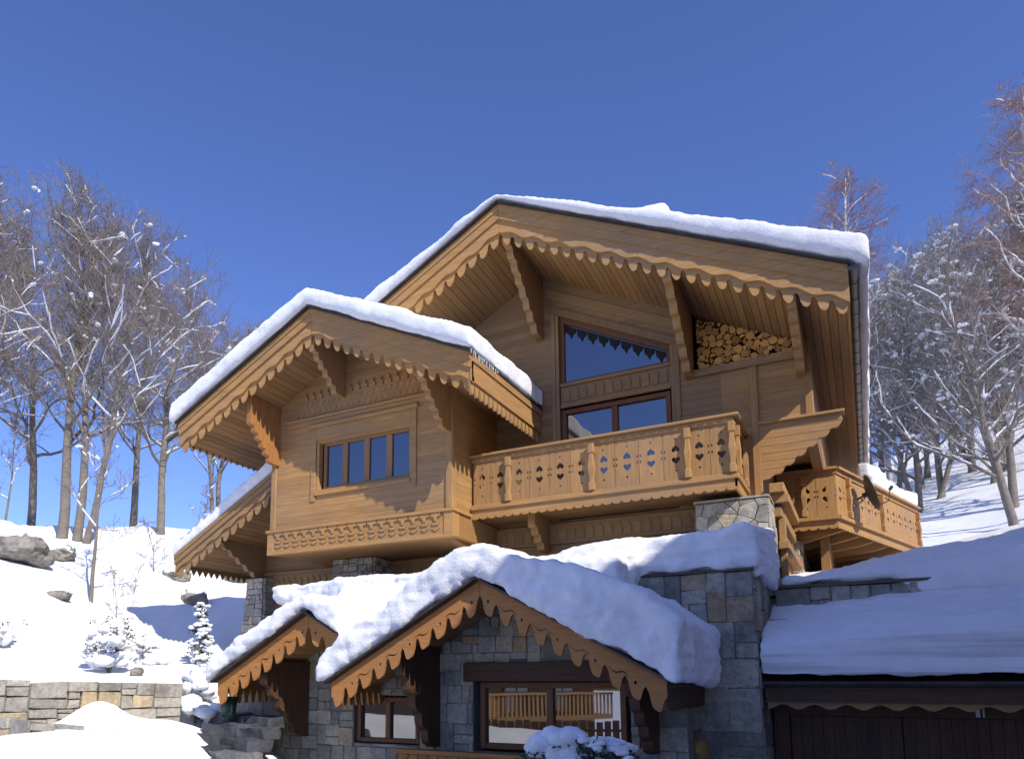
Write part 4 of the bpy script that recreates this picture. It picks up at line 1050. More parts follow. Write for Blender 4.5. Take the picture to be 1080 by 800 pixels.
tag(snow_body('roof_snow', s_gar, .05, 4, .04, 'snow_strata', seed=5, strata=.02), 'flat slab of snow in layers on the garage roof, in blue shade', 'roof snow', 'snow lying on the roofs')
def s_bank(mb):
    mb.hexa([(-1.3, 14.14, 1.68), (6.5, 14.14, 1.68), (8.5, 20.5, 1.7), (-.3, 20.5, 1.7)], [(-1.3, 14.16, 1.74), (6.5, 14.16, 2.5), (8.5, 20.5, 4.3), (-.3, 20.5, 2.6)])
    mb.hexa([(.5, 14.08, 1.45), (9, 14.0, 1.2), (9, 16.6, 1.4), (.9, 16.6, 1.4)], [(.5, 14.15, 1.80), (9, 14.0, 2.9), (9, 16.6, 3.2), (.9, 16.6, 2.5)])
tag(snow_body('snow_bank', s_bank, .08, 12, .08, seed=6), 'rounded shaded snow bank rising behind the garage roof', 'snow bank')
def s_rail(mb): 
    p_, d_, n_, L = along(RB[1], RB[2])
    obl_box(mb, p_, d_, n_, 2.2, L - .0, -.20, .08, 4.745, 5.12); obl_box(mb, p_, d_, n_, 2.0, 3.4, -.18, .07, 4.9, 5.25); 
tag(snow_body('rail_snow', s_rail, .05, 7, .05, seed=7), 'snow heap on the handrail at the far end of the right balcony', 'snow heap')
def s_rail2(mb): mb.box(-5.5, -5.15, 13.62, 13.85, 4.74, 4.82)

# ------------------------------------------------------------------ firewood
def pack_logs():
    rs = np.random.RandomState(3); out = np.zeros((0, 3)); zt = lambda u: min(zm(u) - .66, 7.31 - .36 * (u + 2.62))
    for r0, tries in ((.078, 60), (.066, 300), (.057, 1800), (.049, 6000), (.041, 12000), (.033, 16000), (.026, 14000), (.020, 12000)):
        for _ in range(tries):
            if len(out) >= 298: break
            r = r0 * rs.uniform(.94, 1.06); u = rs.uniform(-2.65 + r, -.87 - r); z = rs.uniform(6.195 + r, 7.9)
            if z + r > zt(u + r): continue
            if len(out) == 0 or (np.hypot(out[:, 0] - u, out[:, 1] - z) > out[:, 2] + r - .002).all(): out = np.vstack([out, (u, z, r)])
    return out.tolist()
def log_mesh(name, seed):
    rng = random.Random(seed); n = 12; ring = [(math.cos(2 * math.pi * k / n) * rng.uniform(.90, 1.06), math.sin(2 * math.pi * k / n) * rng.uniform(.90, 1.06)) for k in range(n)]
    if seed == 2: ring = [(x, z if z > -.25 else -.25 - (z + .25) * .15) for x, z in ring]
    me = bpy.data.meshes.new(name); vs = [(x, 0, z) for x, z in ring] + [(x * .97, .0, z * .97) for x, z in ring] + [(x, .40, z) for x, z in ring]
    fs = [tuple(range(n))] + [(k, (k + 1) % n, 2 * n + (k + 1) % n, 2 * n + k) for k in range(n)] + [tuple(2 * n + k for k in range(n))[::-1]]
    me.from_pydata(vs, [], fs); me.materials.append(M['log']); me.materials.append(M['logbark'])
    me.polygons.foreach_set('material_index', [0] + [1] * n + [0]); me.update(); return me
lmesh = [log_mesh('firewood_log', s) for s in range(4)]; rng = random.Random(9)
for (u, z, r) in pack_logs():
    o = bpy.data.objects.new('firewood_log', lmesh[rng.randrange(4)]); C.objects.link(o)
    o.location = (u, WM + .05 + rng.uniform(-.035, .04), z); o.scale = (r * 1.06, 1, r * 1.06); o.rotation_euler = (0, rng.uniform(0, 6.28), 0)
    tag(o, 'round cut firewood log in the stack filling the niche under the main eave', 'firewood log', 'firewood stacked under the main roof')

# ------------------------------------------------------------------ icicles at the bay's right eave
rng = random.Random(4)
for k in range(13):
    y = 11.45 + k * .09 + rng.uniform(-.03, .03); L_ = rng.uniform(.08, .26) * (1 if k < 6 else .7)
    mb = MB(); z0 = zb(-5.97) + .03; mb.tube([(0, 0, 0), (.004, 0, -L_ * .5), (.0, .003, -L_)], [.018, .010, .002], 6)
    o = mb.build('icicle', M['ice'], None, True); o.location = (-5.975, y, z0)
    tag(o, 'thin icicle hanging from the right eave corner of the bay roof', 'icicle', 'icicles at the bay eave')

# ------------------------------------------------------------------ satellite dish
SDH = thing('satellite_dish', 'dark round satellite dish on an arm at the outside of the right balcony', 'satellite dish', (-.02, 19.6, 4.2))
p_, d_, n_, L = along(RB[1], RB[2])
c0 = p_ + d_ * .95 + n_ * .33; ctr = Vector((c0.x, c0.y, 4.22)); face = Vector((.93, .12, .30)).normalized()
e1 = face.cross(Vector((0, 0, 1))).normalized(); e2 = e1.cross(face)
vs = []; fs = []; n = 28
for i in range(7):
    r = .40 * i / 6
    for k in range(n):
        a = 2 * math.pi * k / n; vs.append(ctr + e1 * r * math.cos(a) + e2 * r * 1.08 * math.sin(a) + face * (.10 * (i / 6) ** 2))
for i in range(6):
    for k in range(n): fs.append((i * n + k, i * n + (k + 1) % n, (i + 1) * n + (k + 1) % n, (i + 1) * n + k))
vs2 = [v - face * .012 for v in vs]; N_ = len(vs)
mb = MB(); mb.add(vs + vs2, fs + [tuple(i + N_ for i in reversed(f)) for f in fs] + [(6 * n + k, 6 * n + (k + 1) % n, 6 * n + (k + 1) % n + N_, 6 * n + k + N_) for k in range(n)])
mb.build('reflector', M['dish'], SDH, True)
mb = MB(); mb.tube([ctr - e2 * .36, ctr - e2 * .30 + face * .34, ctr - e2 * .05 + face * .46], .014, 6); mb.tube([ctr - e2 * .08 + face * .44, ctr - e2 * .02 + face * .52], .035, 8); mb.build('feed_arm', M['dish'], SDH)
q_ = p_ + d_ * 2.2; q2 = p_ + d_ * 1.6 + n_ * .3
mb = MB(); mb.tube([(q_.x, q_.y, 4.58), (q2.x, q2.y, 4.50), ctr - face * .05], .022, 6); mb.tube([ctr - face * .1, ctr], .06, 8); q3 = p_ + d_ * 1.2 + n_ * .04
mb.tube([(q3.x, q3.y, 4.2), ctr - face * .06], .022, 6); mb.build('mount', M['dish'], SDH)

# ------------------------------------------------------------------ left retaining wall, ledge, steps
def run_wall(name, label, path, top, foot, seed, size, thick=.35, mat='stone_pale', capz=None):
    r = thing(name, label, 'wall', (*path[0], foot[0])); core = MB(); st = MB(); acc = 0
    for i, (a, b) in enumerate(zip(path[:-1], path[1:])):
        p, d, nr, L = along(a, b); t0, t1, f0, f1 = top[i], top[i + 1], foot[i], foot[i + 1]
        P_ = lambda s, o, z: (*(p + d * s + nr * o), z)
        core.hexa([P_(0, 0, f0), P_(L, 0, f1), P_(L, -thick, f1), P_(0, -thick, f0)], [P_(0, 0, t0 - .03), P_(L, 0, t1 - .03), P_(L, -thick, t1 - .03), P_(0, -thick, t0 - .03)])
        T = lambda s: t0 + (t1 - t0) * s / L
        F = lambda s: f0 + (f1 - f0) * s / L
        zl_, zh = min(f0, f1), max(t0, t1)
        stone_face(st, 0, L, zl_, zh, lambda s, z, o, P_=P_, T=T: P_(s, o + .03 * math.sin(s * 3 + z * 4), min(z, T(s) + .02)), seed + i, size, lambda cx, cz, a_, b_, c_, d_, T=T: cz < T(cx), depth=.08, ratio=1.7)
    c_ = core.build('core', M['mortar_pale'], r); st.build('masonry', M[mat], r); return r
run_wall('retaining_wall', 'long pale dry stone retaining wall holding back the snowy slope on the left', [(-14.0, 4.6), (-12.45, 6.55), (-12.0, 7.35), (-11.15, 9.7)], [.05, .04, .0, -.06], [-1.6, -1.5, -1.3, -.9], 101, .33)
run_wall('ledge_wall', 'low stone ledge with a mound of snow on it in front of the left retaining wall', [(-12.1, 6.85), (-11.2, 6.95), (-10.15, 7.6)], [-.55, -.62, -.74], [-1.4, -1.3, -1.1], 131, .24, .3)
ST = thing('stone_steps', 'stone steps with shade put into their dark colour, beside the left corner of the low stone house wall', 'steps', (-8.9, 8.6, -1.5))
rng = random.Random(8)
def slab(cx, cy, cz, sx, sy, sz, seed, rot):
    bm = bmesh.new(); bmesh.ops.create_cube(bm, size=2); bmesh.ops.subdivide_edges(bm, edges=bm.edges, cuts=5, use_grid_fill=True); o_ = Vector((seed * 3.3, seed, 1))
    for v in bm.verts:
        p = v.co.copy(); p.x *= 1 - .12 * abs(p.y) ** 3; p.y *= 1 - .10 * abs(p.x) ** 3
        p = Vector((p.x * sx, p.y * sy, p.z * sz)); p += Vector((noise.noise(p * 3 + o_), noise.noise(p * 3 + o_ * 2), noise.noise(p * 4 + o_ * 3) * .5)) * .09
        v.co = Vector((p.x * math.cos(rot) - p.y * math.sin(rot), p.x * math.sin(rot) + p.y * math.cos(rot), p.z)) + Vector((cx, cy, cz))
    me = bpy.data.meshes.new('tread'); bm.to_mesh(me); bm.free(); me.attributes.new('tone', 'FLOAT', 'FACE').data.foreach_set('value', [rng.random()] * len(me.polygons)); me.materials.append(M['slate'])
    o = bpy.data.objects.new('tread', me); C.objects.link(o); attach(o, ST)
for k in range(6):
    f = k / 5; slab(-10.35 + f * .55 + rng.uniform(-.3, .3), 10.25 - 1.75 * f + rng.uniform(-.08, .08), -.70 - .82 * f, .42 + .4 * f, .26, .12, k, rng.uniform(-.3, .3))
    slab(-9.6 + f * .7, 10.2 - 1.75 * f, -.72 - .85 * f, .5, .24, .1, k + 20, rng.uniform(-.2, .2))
def s_step(mb): mb.hexa([(-9.9, 6.9, -1.1), (-9.0, 6.7, -1.2), (-9.2, 9.0, -.9), (-10.1, 9.2, -.7)], [(-9.9, 6.9, -.85), (-9.0, 6.7, -.98), (-9.3, 9.0, -.52), (-10.1, 9.2, -.38)])
BK = thing('bucket', 'dark green bucket half hidden at the left end of the left porch roof', 'bucket', (-9.95, 9.55, -.55))
mb = MB(); mb.tube([(-9.98, 9.75, -.62), (-9.98, 9.75, -.28)], [.12, .155], 14); mb.build('body', M['plastic_green'], BK, True)
mb = MB(); mb.tube([(-9.98, 9.75, -.285), (-9.98, 9.75, -.262)], [.165, .165], 14); mb.build('rim', M['plastic_green'], BK, True)

# ------------------------------------------------------------------ rocks
def rock(x, y, z, sx, sy, sz, seed, label, snowcap=True, group=None):
    bm = bmesh.new(); bmesh.ops.create_icosphere(bm, subdivisions=4, radius=1); o_ = Vector((seed * 5.3, seed, 0))
    for v in bm.verts:
        n_ = v.co.copy(); q = 1 + .35 * noise.noise(n_ * 1.1 + o_) + .16 * noise.noise(n_ * 2.7 + o_) + .07 * noise.noise(n_ * 7 + o_)
        v.co = Vector((n_.x * sx, n_.y * sy, n_.z * sz)) * q
    me = bpy.data.meshes.new('rock'); bm.to_mesh(me); me.polygons.foreach_set('use_smooth', [False] * len(me.polygons)); me.materials.append(M['rock'])
    cap = bm.copy()
    o = bpy.data.objects.new('boulder', me); C.objects.link(o); z = ground_z(x, y) + z; o.location = (x, y, z); tag(o, label, 'rock', group)
    if snowcap:
        for v in cap.verts:
            k = max(0, v.co.z / sz - .35 + .25 * noise.noise(v.co * 2 / sx + o_)); v.co += Vector((0, 0, 1)) * (k * .5 * min(.6, sz) if k > 0 else 0) - (v.co.normalized() * .04 * sz if k <= 0 else Vector())
        me = bpy.data.meshes.new('snow_cap'); cap.to_mesh(me); me.polygons.foreach_set('use_smooth', [True] * len(me.polygons)); me.materials.append(M['snow'])
        c = bpy.data.objects.new('snow_cap', me); C.objects.link(c); c.parent = o
    bm.free(); cap.free()
RG = 'rocks showing through the snowy slope'
rock(-20.3, 11.8, .22, 1.0, .8, .55, 1, 'largest pale boulder with a dark lichened top at the left edge of the slope', group=RG)
rock(-21.1, 13.5, .02, .55, .45, .26, 2, 'dark flat rock just right of and above the big boulder', group=RG)
rock(-17.4, 11.2, .02, .36, .3, .13, 3, 'small low dark rock on the snow below the boulders', False, group=RG)
rock(-19.6, 16.6, .0, .52, .4, .26, 4, 'brown rock on the slope at the low edge of the side roof', group=RG)
rock(-18.2, 16.2, .1, .42, .38, .32, 5, 'rounded rock with a snow cap left of the slender stone pier', group=RG)
rock(-18.5, 18.3, .0, .7, .45, .28, 6, 'long brown rock seen below the toothed edge of the side roof', group=RG)
rock(-11.9, 9.3, .02, .14, .12, .10, 7, 'small stone poking out of the snow left of the snowy spruce', False, group=RG)

# ------------------------------------------------------------------ trees
def seg_mesh(name, segs, mat, sides=3, smooth=True):
    """tapered prisms along many segments, built in one go"""
    A = np.array([s[0] for s in segs], float); B = np.array([s[1] for s in segs], float); ra = np.array([s[2] for s in segs]); rb_ = np.array([s[3] for s in segs])
    d = B - A; d /= np.maximum(1e-9, np.linalg.norm(d, axis=1))[:, None]
    up = np.where(np.abs(d[:, 2:3]) < .9, np.array([[0, 0, 1.]]), np.array([[1., 0, 0]]))
    e1 = np.cross(d, up); e1 /= np.linalg.norm(e1, axis=1)[:, None]; e2 = np.cross(d, e1); n = len(A); V = np.empty((n, 2 * sides, 3))
    for k in range(sides):
        t = 2 * math.pi * k / sides; o = e1 * math.cos(t) + e2 * math.sin(t)
        V[:, k] = A + o * ra[:, None]; V[:, sides + k] = B + o * rb_[:, None]
    base = (np.arange(n) * 2 * sides)[:, None]; F = []
    for k in range(sides):
        j = (k + 1) % sides; F.append(base + np.array([[k, j, sides + j, sides + k]]))
    F = np.stack(F, 1).reshape(-1, 4)
    me = bpy.data.meshes.new(name); me.vertices.add(n * 2 * sides); me.vertices.foreach_set('co', V.ravel())
    me.loops.add(F.size); me.loops.foreach_set('vertex_index', F.ravel().astype(np.int32)); me.polygons.add(len(F))
    me.polygons.foreach_set('loop_start', np.arange(0, F.size, 4, dtype=np.int32)); me.polygons.foreach_set('use_smooth', [smooth] * len(F))
    me.update(calc_edges=True); me.materials.append(mat); return me
bm = bmesh.new(); bmesh.ops.create_icosphere(bm, subdivisions=2, radius=1); ICO = np.array([v.co[:] for v in bm.verts]); ICF = np.array([[v.index for v in f.verts] for f in bm.faces]); bm.free()
def blob_mesh(name, blobs, mat, seed=0):
    """lumpy rounded clods of snow; blobs are (centre, sx, sy, sz)"""
    rs = np.random.RandomState(seed); V = []; F = []
    for i, (c, sx, sy, sz) in enumerate(blobs):
        q = 1 + .16 * np.sin(ICO @ rs.uniform(-3, 3, 3) + rs.uniform(0, 6)) + .1 * np.sin(ICO @ rs.uniform(-7, 7, 3) + rs.uniform(0, 6))
        V.append(ICO * q[:, None] * np.array([[sx, sy, sz]]) + np.array([c])); F.append(ICF + i * len(ICO))
    V = np.concatenate(V); F = np.concatenate(F)
    me = bpy.data.meshes.new(name); me.from_pydata(V.tolist(), [], F.tolist()); me.polygons.foreach_set('use_smooth', [True] * len(F)); me.materials.append(mat); me.update(); return me

class Tree:
    def __init__(s, seed, H=10.5, r=.2, limbs=16, first=.34, spread=3.4, up=.75, snow=1., droop=0., twigr=.0065, dens=1., lean=(0, 0), fork=0, clods=30, sub=8):
        s.R = random.Random(seed); s.trunk = []; s.br = []; s.tw = []; s.sn = []; s.bl = []; s.snow = snow; s.droop = droop; s.twr = twigr; s.dens = dens; s.clods = clods; s.sub = sub; s.twob = .012 if droop > .3 else .04
        stems = [(Vector((0, 0, -.4)), Vector((lean[0], lean[1], 1)).normalized(), H, r)]
        if fork: stems.append((Vector((.25, .1, -.4)), Vector((lean[0] + .22 * fork, lean[1] + .08, 1)).normalized(), H * .93, r * .8))
        for p, d, h, rr in stems: s.stem(p, d, h, rr, limbs, first, spread, up)
    def path(s, p, d, L, n, wob, lift):
        pts = [p.copy()]
        for i in range(n):
            d = (d + Vector((s.R.gauss(0, wob), s.R.gauss(0, wob), s.R.gauss(0, wob * .7) + lift))).normalized(); p = p + d * (L / n); pts.append(p.copy())
        return pts
    def stem(s, p, d, H, r, limbs, first, spread, up):
        n = 16; pts = s.path(p, d, H, n, s.twob, .012)
        rad = [max(.012, r * (1 - i / n) ** (.55 if s.droop > .3 else .8) * (1.25 if i == 0 else 1)) for i in range(n + 1)]
        for i in range(n): s.trunk.append((pts[i], pts[i + 1], rad[i], rad[i + 1]))
        az = s.R.uniform(0, 6.28)
        for k in range(limbs):
            t = first + (.97 - first) * (k / limbs) ** .9 + s.R.uniform(-.02, .02); x = min(n - 1e-3, max(0, t * n)); i = int(x)
            q = pts[i].lerp(pts[i + 1], x - i); az += 2.4 + s.R.uniform(-.5, .5); e = up * s.R.uniform(.7, 1.25) + .5 * (t - first)
            L = spread * s.R.uniform(.7, 1.15) * (1 - .68 * max(0, (t - first) / (1 - first)) ** 1.3)
            s.limb(q, Vector((math.cos(az), math.sin(az), math.tan(min(1.25, e)))).normalized(), L * 1.35, rad[i] * s.R.uniform(.38, .55))
        s.limb(pts[-2], d, spread * .5, .02)
    def snowrun(s, pts, rad, p_on, p_keep):
        n = len(pts); on = s.R.random() < p_on; w = [0.] * n
        flat = [abs((pts[min(i + 1, n - 1)] - pts[max(0, i - 1)]).normalized().z) < .84 for i in range(n)]
        for i in range(n):
            if s.R.random() > p_keep: on = s.R.random() < p_on
            if on and flat[i]: w[i] = (rad[i] * .55 + .016) * s.R.uniform(.45, 1.5)
        for i in range(n - 1):
            if w[i] or w[i + 1]:
                a, b = pts[i] + Vector((0, 0, rad[i] * .6 + w[i] * .5)), pts[i + 1] + Vector((0, 0, rad[i + 1] * .6 + w[i + 1] * .5)); s.sn.append((a, b, max(w[i], .003), max(w[i + 1], .003)))
    def limb(s, p, d, L, r):
        n = 14; pts = s.path(p, d, L, n, .17, .03 - s.droop * .07); rad = [max(.008, r * (1 - i / n) ** .85) for i in range(n + 1)]
        for i in range(n): s.br.append((pts[i], pts[i + 1], rad[i], rad[i + 1]))
        s.snowrun(pts, rad, .62 * s.snow, .72)
        m_ = int(s.sub * s.dens)
        for k in range(m_):
            t = .12 + .88 * (k + s.R.random()) / m_; x = min(n - 1e-3, t * n); i = int(x); q = pts[i].lerp(pts[i + 1], x - i)
            dd = (pts[i + 1] - pts[i]).normalized(); sd_ = Vector((s.R.gauss(0, 1), s.R.gauss(0, 1), s.R.gauss(0, .6) + .45)).normalized()
            s.branch(q, (dd * .75 + sd_ * .85).normalized(), L * s.R.uniform(.28, .5) * (1.15 - .5 * t), rad[i] * .5 + .003)
    def branch(s, p, d, L, r):
        n = 5; pts = s.path(p, d, L, n, .15, .05 - s.droop * .16); rad = [max(s.twr, r * (1 - i / n)) for i in range(n + 1)]
        for i in range(n): s.br.append((pts[i], pts[i + 1], rad[i], rad[i + 1]))
        if s.R.random() < .5 * s.snow: s.snowrun(pts, rad, .75, .8)
        m_ = max(3, int(7 * s.dens))
        for k in range(m_):
            t = .15 + .85 * (k + s.R.random()) / m_; x = min(n - 1e-3, t * n); i = int(x); q = pts[i].lerp(pts[i + 1], x - i)
            dd = (pts[i + 1] - pts[i]).normalized(); sd_ = Vector((s.R.gauss(0, 1), s.R.gauss(0, 1), s.R.gauss(0, .7) + .35 - s.droop)).normalized()
            s.twig(q, (dd * .7 + sd_ * .8).normalized(), L * s.R.uniform(.35, .6) + .1)
    def twig(s, p, d, L):
        n = 3; pts = s.path(p, d, L, n, .18, .07 - s.droop * .35)
        for i in range(n): s.tw.append((pts[i], pts[i + 1], s.twr, s.twr * .8))
        for k in range(3):
            i = s.R.randrange(n); q = pts[i].lerp(pts[i + 1], s.R.random()); dd = ((pts[i + 1] - pts[i]).normalized() + Vector((s.R.gauss(0, .8), s.R.gauss(0, .8), s.R.gauss(0, .6) + .2 - s.droop))).normalized()
            s.tw.append((q, q + dd * L * s.R.uniform(.3, .6), s.twr * .85, s.twr * .5))
        if s.R.random() < .004 * s.clods:
            q = pts[s.R.randrange(n)]; z = (abs(s.R.gauss(0, .03)) + .02) * (1.6 if s.R.random() < .12 else 1)
            for _ in range(s.R.choice((1, 2, 3))): s.bl.append(((q + Vector((s.R.gauss(0, z), s.R.gauss(0, z), s.R.gauss(0, z * .5))))[:], z * s.R.uniform(.6, 1.6), z * s.R.uniform(.6, 1.6), z * s.R.uniform(.5, 1.0)))
    def make(s, name, bark, twig):
        root = bpy.data.objects.new(name, None); C.objects.link(root)
        def ch(n_, me):
            o = bpy.data.objects.new(n_, me); C.objects.link(o); o.parent = root; return o
        ch('trunk', seg_mesh('trunk', s.trunk, bark, 9)); big = [b for b in s.br if b[2] > .02]; sm = [b for b in s.br if b[2] <= .02]
        cr = ch('crown', seg_mesh('crown', s.tw + sm, twig, 3)); cr['kind'] = 'stuff'
        if big:
            o = bpy.data.objects.new('limbs', seg_mesh('limbs', big, bark, 5)); C.objects.link(o); o.parent = cr; o['kind'] = 'stuff'
        if s.sn: ch('snow', seg_mesh('snow', s.sn, M['snow'], 6))['kind'] = 'stuff'
        if s.bl: ch('snow_clods', blob_mesh('snow_clods', s.bl, M['snow'], 1))['kind'] = 'stuff'
        return root
def place(root, x, y, z=None, rz=0, sc=1., label='', group=None, cat='tree', first=False):
    o = root if first else copy_tree(root)
    o.location = (x, y, ground_z(x, y) if z is None else z); o.rotation_euler = (0, 0, rz); o.scale = (sc,) * 3
    tag(o, label, cat, group); return o
T1 = Tree(1, 11.0, .17, 20, .30, 4.0, up=.8, clods=6, snow=.75, dens=1.15, twigr=.006).make('bare_tree', M['bark'], M['twig'])
T2 = Tree(2, 10.8, .155, 18, .33, 3.9, up=.85, fork=1, clods=6, snow=.75, dens=1.15, twigr=.006).make('bare_tree', M['bark'], M['twig'])
T3 = Tree(3, 10.4, .16, 19, .24, 3.9, up=.65, clods=7, snow=1.0, dens=1.15, twigr=.006).make('bare_tree', M['bark'], M['twig'])
LG = 'bare trees on the left slope'
place(T1, -22.9, 14.7, rz=.4, sc=1.05, label='tall bare tree with a straight thick trunk left of the forked one', group=LG, first=True)
place(T2, -22.5, 15.0, rz=0, label='forked bare tree whose second stem leans right, with snowy side limbs', group=LG, first=True)
place(T3, -22.6, 18.4, rz=2.2, label='bare tree nearest the bay roof, its snowy limbs reaching over the side roof', group=LG, first=True)
place(T1, -24.0, 11.6, rz=2.6, sc=.98, label='bare tree cut off by the left edge of the photo', group=LG)
place(T2, -26.4, 13.4, rz=3.6, sc=1.0, label='bare tree just inside the left edge, behind the boulder', group=LG)
place(T3, -28.5, 17.0, rz=5.0, sc=1.05, label='bare tree behind and between the leftmost trunks', group=LG)
place(T1, -27.0, 20.5, rz=1.2, sc=.98, label='bare tree set back behind the forked tree', group=LG)
place(T2, -26.5, 25.0, rz=4.4, sc=.95, label='farthest bare tree of the left slope, behind the one nearest the bay roof', group=LG)
TS = Tree(14, 5.2, .06, 9, .35, 1.2, twigr=.006, snow=.8, dens=.7, clods=6, lean=(.02, 0)).make('young_tree', M['bark'], M['twig'])
place(TS, -18.3, 12.7, rz=.7, label='slender young tree standing alone on the snow in front of the forked tree', group=LG, first=True)
place(TS, -25.2, 14.2, rz=2.7, sc=.8, label='leaning sapling beside the leftmost trunks', group=LG)
TW = Tree(15, 2.3, .025, 7, .15, .9, up=1.0, twigr=.005, snow=.3, dens=.55, clods=8).make('bare_shrub', M['bark'], M['twig'])
SG = 'thin bare shrubs on the left slope'
place(TW, -19.9, 16.0, rz=0, sc=.8, label='thin bare shrub at the low end of the side roof', group=SG, cat='shrub', first=True)
place(TW, -17.7, 13.1, rz=1, sc=.6, label='thin bare shrub right of the young tree', group=SG, cat='shrub')
place(TW, -21.0, 19.0, rz=2, sc=1.2, label='thin bare shrub behind the side roof snow', group=SG, cat='shrub')
place(TW, -19.0, 14.6, rz=3, sc=.45, label='tiny bare shrub in the middle of the white slope', group=SG, cat='shrub')
# right side
R1 = Tree(21, 11.0, .16, 22, .20, 4.0, up=.9, snow=.9, clods=26, dens=1.15, lean=(-.16, 0), twigr=.0065).make('bare_tree', M['bark'], M['twig_grey'])
R2 = Tree(22, 11.5, .17, 20, .18, 4.2, up=.8, snow=.9, clods=26, dens=1.1, fork=-1, twigr=.007).make('bare_tree', M['bark'], M['twig_grey'])
BI = Tree(23, 18, .19, 26, .38, 3.4, up=.75, snow=.2, clods=1, droop=.5, lean=(0, 0), twigr=.0075, dens=1.1).make('birch', M['birch'], M['twig_red'])
RG2 = 'snowy bare trees on the right slope'
place(R1, 4.9, 32.3, rz=0, label='snow-laden bare tree with a trunk leaning left over the open slope', group=RG2, first=True)
place(R2, 5.6, 37.0, rz=1, label='twin-stemmed snowy tree right behind the leaning trunk', group=RG2, first=True)
place(R1, 7.6, 38.5, rz=2.0, sc=1.1, label='snowy tree at the right edge beside the white birch', group=RG2)
place(R2, 3.8, 44.0, rz=3.3, sc=1.0, label='snowy tree behind the far end of the right balcony', group=RG2)
place(R1, 2.0, 47.5, rz=4.0, sc=1.0, label='snowy tree closest to the main eave and its gutter', group=RG2)
place(R2, 7.0, 49.0, rz=5.0, sc=1.05, label='snowy tree filling the middle of the right thicket', group=RG2)
place(R1, 10.5, 50.5, rz=.6, sc=1.1, label='snowy tree high on the slope near the right edge', group=RG2)
place(R2, 4.2, 56.0, rz=2.4, sc=1.0, label='snowy tree far back in the thicket above the balcony end', group=RG2)
place(R1, 1.2, 60.0, rz=1.4, sc=1.15, label='snowy tree far back, just clear of the eave', group=RG2)
place(R2, 9.0, 60.0, rz=4.4, sc=1.1, label='snowy tree far back on the upper slope', group=RG2)
place(BI, 6.0, 33.0, rz=.3, sc=.92, label='tall white birch with reddish top at the right edge', group='birches', first=True)
place(BI, -.2, 57.0, rz=1.8, sc=1.35, label='birch with reddish drooping twigs rising just right of the main roof end', group='birches')
place(BI, 2.2, 60.0, rz=4.1, sc=1.05, label='shorter birch right of the one above the main roof end', group='birches')
place(BI, 7.9, 37.0, rz=3.0, sc=.9, label='birch at the very right edge behind the white one', group='birches')
for (x, y, r_, sc_, src, lb) in ((6.0, 44.5, 3.9, 1.2, R1, 'snowy tree between the birch and the twin-stemmed tree'), (2.6, 41.0, 1.1, .95, R2, 'snowy tree with low limbs just over the right balcony rail'), (3.4, 50.0, 5.5, 1.15, R1, 'snowy tree in the second row right of the eave'),
        (6.3, 54.0, .2, 1.3, R2, 'snowy tree whose top stands highest in the middle of the thicket'), (9.3, 46.0, 2.9, 1.25, R2, 'snowy tree pressed against the right edge behind the birches'), (1.6, 53.5, 2.2, 1.1, R2, 'snowy tree seen through the gap beside the gutter'), (12.0, 57.0, 1.6, 1.3, R1, 'snowy tree at the back right corner of the slope')):
    place(src, x, y, rz=r_, sc=sc_, label=lb, group=RG2)
place(T3, -15.8, 30.0, rz=2.2, sc=1.0, z=7.0, label='bare treetop showing just above the bay roof ridge', group='bare tree behind the bay')

